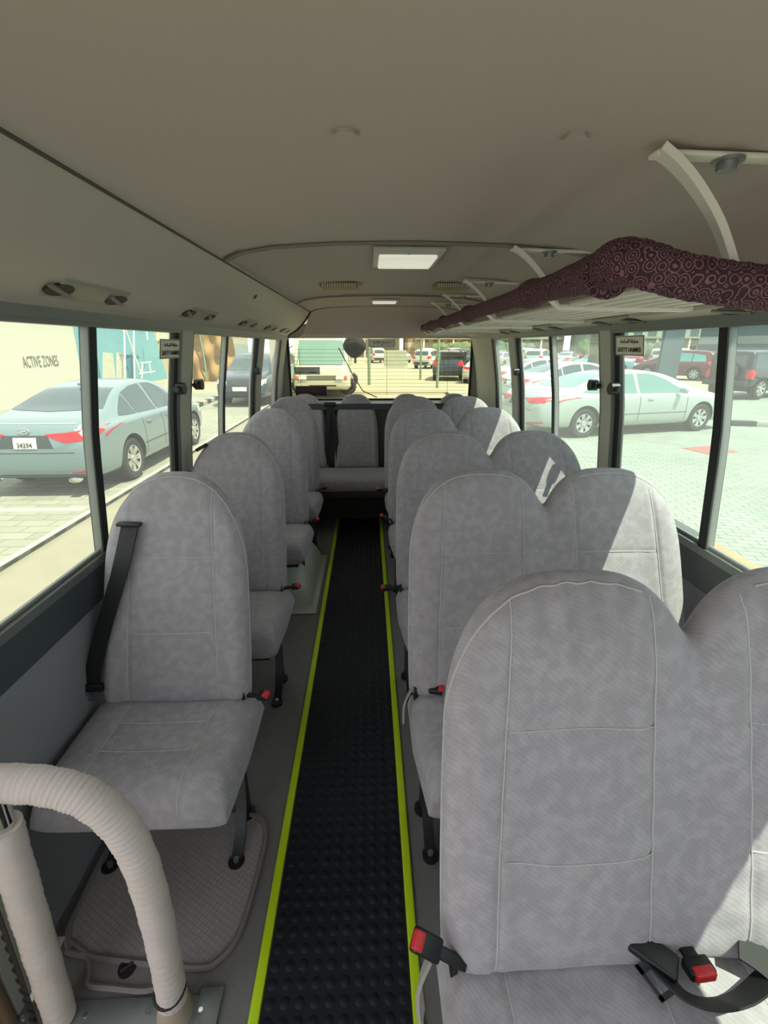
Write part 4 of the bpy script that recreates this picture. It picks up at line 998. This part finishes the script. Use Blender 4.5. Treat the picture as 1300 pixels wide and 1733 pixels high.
def place(r, x, y, head): r.location = (x, y, G); r.rotation_euler = (0, 0, radians(head))
def by_point(r, P_, head, lx, ly):
    a = radians(head); place(r, P_[0]-(lx*cos(a)-ly*sin(a)), P_[1]-(lx*sin(a)+ly*cos(a)), head)
PB = paint('blue_grey_paint', srgb(112, 134, 140)); PS_ = paint('silver_paint', srgb(160, 168, 160)); PW = paint('white_paint', srgb(178, 182, 174), .3, 0); PM = paint('maroon_paint', srgb(92, 22, 32)); PK = paint('black_paint', srgb(16, 22, 28)); PD = paint('dark_blue_paint', srgb(40, 58, 70)); PT = paint('teal_paint', srgb(96, 150, 160))
c = car('sedan', PB, 'blue-grey sedan parked outside the left windows with number plate 34294', sx=.97); place(c, -4.60, 6.26, 90)
pr = [k for k in c.children if k.name.startswith('number_plate')][0]
bb = [v.co for v in pr.data.vertices]; xm = min(v.x for v in bb)
text_mesh('plate_number', '34294', .20, .070, INK, basis((xm-.003, 0, .750), (0, -1, 0), (.05, 0, 1)), pr, bold=.02)
def on_rear(z): return min(.1, .04)
bm = bmesh.new(); ring = [Vector((.045, .075*cos(2*pi*k/24), .925+.036*sin(2*pi*k/24))) for k in range(25)]; tb(bm, ring, .006, 6)
tb(bm, [(.04, .045, .897), (.04, .030, .950)], .006, 6); tb(bm, [(.04, -.030, .897), (.04, -.045, .950)], .006, 6); tb(bm, [(.04, .034, .920), (.04, -.034, .930)], .006, 6); link_mesh('boot_badge', bm, CHROME, c)
for s in (-1, 1):
    bm = bmesh.new(); tb(bm, [Vector((-.01, s*.56+.075*cos(a), .265+.030*sin(a))) for a in [i*pi/10 for i in range(21)]], .009, 6); bx(bm, (.04, s*.56, .265), (.08, .13, .05), .01); link_mesh('exhaust_pipe', bm, CHROME, c)
bm = bmesh.new(); bx(bm, (1.55, 0, 1.435), (.16, .035, .05), .016); link_mesh('roof_aerial', bm, PB, c)
c = car('sedan', PS_, 'silver sedan parked side-on beyond the right windows, nearest of the cars there', sx=1.19, wr=.335, glass=M('green_car_glass', srgb(84, 118, 112), .08, spec=.8)); place(c, 3.50, 11.02, 13.5)
by_point(car('sedan', PW, 'white sedan just behind the silver sedan, its red tail lamp showing', detail=1, sx=1.1), at(885, 646, 'z', G+.84), 13, .1, -.8)
by_point(car('sedan', PW, 'white sedan furthest left behind the other white sedan', detail=1, sx=1.1), at(848, 632, 'z', G+.84), 13, .1, -.8)
by_point(car('sedan', PT, 'pale teal car behind the silver sedan, left of the grey column', detail=0), at(1076, 612, 'z', G+.85), 168, .1, .8)
p = at(1100, 613, 'z', G); place(car('suv', PW, 'white wagon left of the grey column, beyond the pale teal car', detail=0), p.x-1, p.y-8, 75)
by_point(car('suv', PM, 'maroon pickup-like wagon right of the grey column', detail=1, glass=M('teal_car_glass', srgb(80, 150, 145), .08, spec=.8), wr=.38), at(1206, 614, 'z', G+1.05), 128, .1, .85)
by_point(car('boxy', PK, 'black off-road car with a spare wheel and red tail lamp at far right', wr=.42), at(1272, 632, 'z', G+1.0), 22, .1, -.8)
p = at(412, 664, 'z', G+.5); place(car('suv', PD, 'dark blue-grey car facing the bus outside the second left window', detail=1), p.x+.05, p.y+4.7, -92)
p = at(455, 650, 'z', G+.3); place(car('suv', PT, 'teal van parked behind the dark car on the left', cat='van', detail=0, sx=1.1, name='van'), p.x-.2, p.y+5.5, -92)
p = at(757, 645, 'z', G); place(car('suv', PD, 'dark car seen through the right side of the rear window', detail=0), p.x, p.y, 80)
p = at(792, 650, 'z', G); place(car('sedan', PW, 'white sedan seen through the right edge of the rear window', detail=0), p.x+.5, p.y, 70)
# far rows of parked cars
base = [car('suv', PW, 'x', detail=0), car('sedan', PS_, 'x', detail=0), car('suv', PD, 'x', detail=0), car('sedan', PM, 'x', detail=0)]
fl = ['small white car in the far rows of parked cars', 'small silver car in the far rows of parked cars', 'small dark car in the far rows of parked cars', 'small dark red car in the far rows of parked cars']
used = [False]*4; seq = [0, 2, 1, 0, 1, 0, 3, 0, 2, 0, 1, 0, 0, 2, 1, 0, 1, 3, 0, 2]
k = 0; ORD = 'first second third fourth fifth sixth seventh eighth ninth tenth eleventh'.split()
for row, (yy, x0, st_, n_, hd) in enumerate(((45, 5.0, 3.5, 8, 62), (60, -2, 3.3, 10, 98))):
    for i in range(n_):
        b_ = seq[k % 20]; k += 1
        o = base[b_] if not used[b_] else dup(base[b_]); used[b_] = True
        place(o, x0+i*st_+random.uniform(-.3, .3), yy+random.uniform(-1, 1)+i*.3, hd+random.uniform(-8, 8)); tag(o, 'small %s car, %s from the left in the %s distant row' % (('white', 'silver', 'dark', 'dark red')[b_], ORD[i], ('nearer', 'farther')[row]), 'car', 'far rows of parked cars')
# ------------------------------------------------------------------ minibus behind
mbz = 2.62; r = empty('minibus', (-1.88, 19.4, G), 0, 'white minibus facing the rear window, left of centre', 'minibus')
CW = M('cream_white_paint', srgb(184, 184, 160), .35, coat=.4)
bm = bmesh.new()
def mb(u, v):
    a = 2*pi*v; return None
rings = []
secs = [(0, .55, 1.02, .95), (.03, .40, 1.10, 1.08), (.15, .32, 1.14, 1.3), (.6, .30, 1.15, 2.4), (.85, .30, 1.15, 2.58), (3, .30, 1.15, 2.62), (6.8, .30, 1.15, 2.62), (6.95, .4, 1.1, 2.5)]
for y, zb, hw_, zt_ in secs:
    pts = [(-hw_, zb+.1), (-hw_*.92, zb), (hw_*.92, zb), (hw_, zb+.1), (hw_*1.0, zb+.5*(zt_-zb)), (hw_*.93, zt_-.22), (hw_*.80, zt_-.05), (hw_*.4, zt_), (-hw_*.4, zt_), (-hw_*.80, zt_-.05), (-hw_*.93, zt_-.22), (-hw_, zb+.5*(zt_-zb))]
    rings.append([bm.verts.new((x, y, z)) for x, z in pts])
for a, b_ in zip(rings, rings[1:]):
    for k in range(12): bm.faces.new((a[k], a[(k+1) % 12], b_[(k+1) % 12], b_[k]))
bm.faces.new(rings[0][::-1]); bm.faces.new(rings[-1])
bd = link_mesh('body', bm, CW, r); bm_ = bmesh.new(); bm_.from_mesh(bd.data); bv = BVHTree.FromBMesh(bm_); bm_.free()
def fpatch(nm, x0, x1, z0, z1, mat, off=.012, inset=0.0):
    bm = bmesh.new(); g_ = [[None]*9 for _ in range(13)]
    for i in range(13):
        for j in range(9):
            t = j/8; z = z0+(z1-z0)*t; xa = x0+inset*t; xb = x1-inset*t; x = xa+(xb-xa)*i/12
            h_, nn, _, _ = bv.ray_cast(Vector((x, -3, z)), Vector((0, 1, 0)))
            if h_: g_[i][j] = bm.verts.new(h_+nn*off)
    for i in range(12):
        for j in range(8):
            q = (g_[i][j], g_[i+1][j], g_[i+1][j+1], g_[i][j+1])
            if all(q): bm.faces.new(q)
    return link_mesh(nm, bm, mat, r)
fpatch('windscreen', -.98, .98, 1.28, 2.22, M('minibus_glass', srgb(96, 128, 120), .1, spec=.7), inset=.10); fpatch('roof_board', -.55, .55, 2.36, 2.46, M('roof_board_grey', srgb(120, 120, 105), .6)); fpatch('grille', -.60, .60, .70, .88, M('grille_grey', srgb(96, 96, 84), .6)); fpatch('bumper', -1.0, 1.0, .42, .60, CW, .03)
fpatch('bumper_slot', -.5, .6, .46, .52, DGREY, .04)
for s in (-1, 1):
    for x in (.66, .82): cyl('head_lamp', (s*x, -.02, .79), (0, 1, 0), .075, .08, LCLR, r, 16)
    box('indicator', (s*.98, .02, .79), (.13, .08, .15), M('orange_lamp', srgb(200, 92, 50), .3), r, .02)
    box('side_mirror', (s*1.30, .25, 1.75), (.14, .10, .38), DGREY, r, .03); tube('mirror_arm', [(s*1.1, .35, 2.0), (s*1.28, .27, 1.92)], .02, DGREY, r, 6)
    for y in (1.2, 5.2): wheel(r, s*1.0, y, .38, .38, 'wheel', 'y', s)
    bm = bmesh.new(); bx(bm, (s*1.135, 3.8, 1.75), (.03, 5.2, .62), .01); link_mesh('side_window', bm, CGL, r)
# ------------------------------------------------------------------ backdrop built as real walls and things
def px_panel(name, pts, axis, val, th, mat, parent=None):
    """solid panel whose face has the given outline, standing at its own distance"""
    P_ = [at(a, b_, axis, val) for a, b_ in pts]; d = Vector((-th, 0, 0)) if axis == 'x' and val < 0 else (Vector((th, 0, 0)) if axis == 'x' else Vector((0, th, 0)))
    if parent: P_ = [q-Vector(parent.location) for q in P_]
    bm = bmesh.new(); a_ = [bm.verts.new(q) for q in P_]; b_ = [bm.verts.new(q+d) for q in P_]
    bm.faces.new(a_); bm.faces.new(b_[::-1])
    for i in range(len(P_)): j = (i+1) % len(P_); bm.faces.new((a_[i], b_[i], b_[j], a_[j]))
    return link_mesh(name, bm, mat, parent, smooth=False)
CRW = M('cream_hoarding', srgb(182, 184, 170), .9, noise=.03, nscale=1.5); TEAL = M('teal_print', srgb(104, 156, 166), .7, noise=.12, nscale=1.2); 
hd = px_panel('hoarding', [(-500, 960), (-500, 330), (-60, 503), (0, 531), (121, 541), (145, 672), (130, 673), (0, 697)], 'x', -12, .25, CRW); tag(hd, 'tall cream hoarding wall lettered ACTIVE ZONES outside the left window', 'hoarding')
a0 = at(38, 612, 'x', -11.99); a1 = at(98, 610, 'x', -11.99); h_ = (at(68, 601, 'x', -12)-at(68, 620, 'x', -12)).z
text_mesh('hoarding_lettering', 'ACTIVE ZONES', (a1-a0).length, abs(h_), M('hoarding_ink', srgb(92, 92, 74), .8), basis((-11.985, (a0.y+a1.y)/2, (a0.z+a1.z)/2), (0, 1, 0), (0, 0, 1)), hd)
tl = px_panel('teal_hoarding', [(118, 672), (118, 541), (255, 545), (290, 660)], 'x', -13.0, .25, TEAL); tag(tl, 'teal printed hoarding with two white poster windows behind the blue-grey sedan', 'hoarding')
PO = M('poster_white', srgb(176, 178, 160), .7, noise=.25, nscale=6)
for q in ([(176, 642), (176, 596), (191, 597), (196, 640)], [(199, 642), (199, 596), (212, 597), (214, 640)]): px_panel('poster_window', q, 'x', -12.95, .05, PO, None).parent = tl
DKT = M('dark_teal', srgb(60, 116, 128), .7)
for q in ([(163, 645), (158, 592), (163, 592), (172, 645)], [(216, 640), (215, 600), (224, 600), (228, 642)]): px_panel('dark_panel', q, 'x', -12.96, .04, DKT, None).parent = tl
sc_ = empty('scaffold', at(235, 645, 'x', -12.4), 0, 'white scaffold poles leaning in front of the teal hoarding', 'scaffold'); O = Vector(sc_.location)
for q in ([(210, 545), (212, 640)], [(226, 548), (228, 645)], [(211, 552), (238, 630)], [(203, 546), (208, 560)], [(240, 640), (241, 615)], [(256, 632), (252, 612)], [(238, 614), (256, 612)], [(236, 632), (262, 628)], [(205, 553), (240, 556)], [(246, 545), (250, 575)]):
    tube('scaffold_pole', [at(a, b_, 'x', -12.4)-O for a, b_ in q], .035, WHITEP, sc_, 6)
cb = px_panel('cream_building', [(228, 662), (228, 540), (330, 540), (330, 655)], 'x', -14.5, .5, M('cream_render', srgb(164, 156, 130), .9, noise=.1, nscale=.8)); tag(cb, 'cream rendered building beyond the teal hoarding', 'building')
for q in ([(268, 560), (268, 576), (284, 576), (286, 560)], [(290, 575), (290, 640), (300, 640), (300, 575)]): px_panel('window', q, 'x', -14.4, .1, PO, None).parent = cb
TARP = M('tan_tarpaulin', srgb(146, 116, 72), .9, noise=.15, nscale=1.2)
bm = bmesh.new(); A_ = at(322, 645, 'y', 29); B_ = at(402, 641, 'y', 29); zt_ = at(360, 564, 'y', 29).z
def tf(u, v):
    return Vector((A_.x+(B_.x-A_.x)*u, 29+.12*sin(u*19+v*5)+.08*sin(v*13-u*7), A_.z+(zt_-A_.z)*v))
gridsurf(bm, tf, 40, 24, lambda u, v: tf(u, v)+Vector((0, .1, 0))); tp_ = link_mesh('tarpaulin_fence', bm, TARP); tag(tp_, 'tan tarpaulin fence outside the second left window', 'fence')
tube('green_rope', [at(a, b_, 'y', 28.8) for a, b_ in ((338, 566), (343, 590), (347, 615), (350, 640))], .05, M('green_rope', srgb(110, 140, 110), .8), tp_, 6)
bm = bmesh.new(); random.seed(3)
# steel column, palm trunk
p = at(1124, 660, 'z', G); cl = empty('steel_column', (p.x, p.y, G), radians(-20), 'grey rectangular steel column standing before the maroon car', 'column')
CG = M('column_grey', srgb(84, 102, 106), .5, noise=.1, nscale=3)
bm = bmesh.new(); bx(bm, (0, 0, 3.0), (.80, .10, 6.0), .01); bx(bm, (0, .5, 3.0), (.80, .10, 6.0), .01); bx(bm, (0, .25, 3.0), (.08, .5, 6.0)); bx(bm, (0, .25, .04), (1.0, .8, .08), .01); link_mesh('column_shaft', bm, CG, cl, smooth=False)
p = at(985, 645, 'z', G); pt_ = empty('palm_trunk', (p.x+1, p.y+.5, G), 0, 'thick grey-green palm trunk between the parked cars on the right', 'palm')
bm = bmesh.new(); tb(bm, smooth_path([(0, 0, 0), (.03, 0, 1.2), (.0, 0, 2.4), (-.05, 0, 6)], 24), lambda t: .62*(1+.05*sin(t*220))-.1*t, 18); link_mesh('trunk', bm, M('palm_bark', srgb(104, 106, 84), .95, noise=.4, nscale=8, bump=1, bscale=14), pt_)
sg = px_panel('notice_board', [(650, 622), (650, 592), (688, 592), (690, 622)], 'y', 30, .08, M('board_pale', srgb(150, 158, 136), .7, noise=.15, nscale=2)); tag(sg, 'pale rectangular notice board on the yard behind the bus', 'board')
for a in (652, 687): 
    p = at(a, 622, 'y', 30.04); cylp = tube('post', [(p.x, p.y, G), (p.x, p.y, p.z+.1)], .05, WHITEP, sg, 8)
for i, (a, b_, yy) in enumerate(((625, 640, 26), (741, 628, 24), (712, 618, 30))):
    p = at(a, b_, 'y', yy); o = tube('lamp_post', [(p.x, p.y, G), (p.x, p.y, 7)], .07 if i else .09, M('post_green_grey', srgb(110, 128, 104), .6), None, 10)
    tag(o, ('slim green-grey post left of the notice board', 'green post right of the notice board, beside the dark car', 'slim post just right of the notice board')[i], 'post')
# facades far away
def facade(name, x0, x1, y, h, base_c, win_c, lab, bw=3.0, rh=2.6, dep=12):
    m = M('facade_'+name, base_c, .9); N, L, b = nodes_of(m); tc = N.new('ShaderNodeTexCoord'); mp = N.new('ShaderNodeMapping'); mp.inputs['Rotation'].default_value = (radians(90), 0, 0)
    k = N.new('ShaderNodeTexBrick'); k.offset = 0; k.inputs['Scale'].default_value = 1; k.inputs['Brick Width'].default_value = bw; k.inputs['Row Height'].default_value = rh; k.inputs['Mortar Size'].default_value = .42; k.inputs['Color1'].default_value = win_c; k.inputs['Color2'].default_value = tuple(min(1, c*1.5) for c in win_c[:3])+(1,); k.inputs['Mortar'].default_value = base_c
    L.new(tc.outputs['Object'], mp.inputs[0]); L.new(mp.outputs[0], k.inputs['Vector']); L.new(k.outputs['Color'], b.inputs['Base Color'])
    r = empty('far_building', ((x0+x1)/2, y, G), 0, lab, 'building'); bm = bmesh.new(); bx(bm, (0, dep/2, h/2), (x1-x0, dep, h)); link_mesh('facade', bm, m, r, smooth=False)
    bm = bmesh.new(); bx(bm, (0, dep/2, h+.2), (x1-x0+.6, dep+.6, .4)); link_mesh('parapet', bm, M('parapet_cream', srgb(165, 160, 140), .8), r, smooth=False)
    bm = bmesh.new(); bx(bm, (0, -.9, 3.2), (x1-x0-2, 1.8, .25)); link_mesh('canopy', bm, M('parapet_cream', srgb(165, 160, 140), .8), r, smooth=False)
    for i in range(int((x1-x0)/5)): bm = bmesh.new(); bx(bm, (-(x1-x0)/2+2.5+i*5, -1.6, 1.55), (.22, .22, 3.1)); link_mesh('canopy_post', bm, WHITEP, r, smooth=False)
facade('a', -34, -14, 46, 9, srgb(158, 154, 132), srgb(110, 130, 130), 'cream block beyond the tan tarpaulin')
facade('b', -13, 6, 92, 11, srgb(166, 158, 126), srgb(120, 116, 96), 'pale yellow building straight behind the minibus')
facade('c', 7, 34, 84, 12, srgb(168, 160, 138), srgb(128, 104, 84), 'long cream building behind the far parked cars', 2.4, 2.2)
facade('d', 36, 62, 74, 11, srgb(160, 162, 146), srgb(74, 92, 92), 'pale building with dark windows beyond the white sedans', 2.2, 2.4)
facade('e', 40, 84, 46, 10, srgb(146, 150, 140), srgb(72, 86, 88), 'grey-white building behind the maroon and black cars', 2.6, 2.6)
def hedge(x0, x1, y, h, lab, seed):
    random.seed(seed); bm = bmesh.new(); n = int((x1-x0)/1.1)
    r = empty('hedge', ((x0+x1)/2, y, G), 0, lab, 'hedge')
    for i in range(n):
        cx = x0+(x1-x0)*(i+.5)/n-(x0+x1)/2; rr = random.uniform(.8, 1.25)
        q = bmesh.ops.create_icosphere(bm, subdivisions=3, radius=rr); 
        for v in q['verts']: v.co *= 1+random.uniform(-.13, .13)
        bmesh.ops.scale(bm, vec=(1, .8, h/2.2), verts=q['verts']); bmesh.ops.translate(bm, vec=(cx, random.uniform(-.3, .3), h*.5), verts=q['verts'])
    tag(link_mesh('foliage', bm, M('hedge_green', srgb(84, 100, 72), .9, noise=.4, nscale=5), r), kind='stuff')
hedge(10, 26, 76, 2.6, 'dark green hedge in front of the long cream building', 1)
hedge(31, 44, 70, 2.8, 'dark green hedge beyond the white sedans', 2)
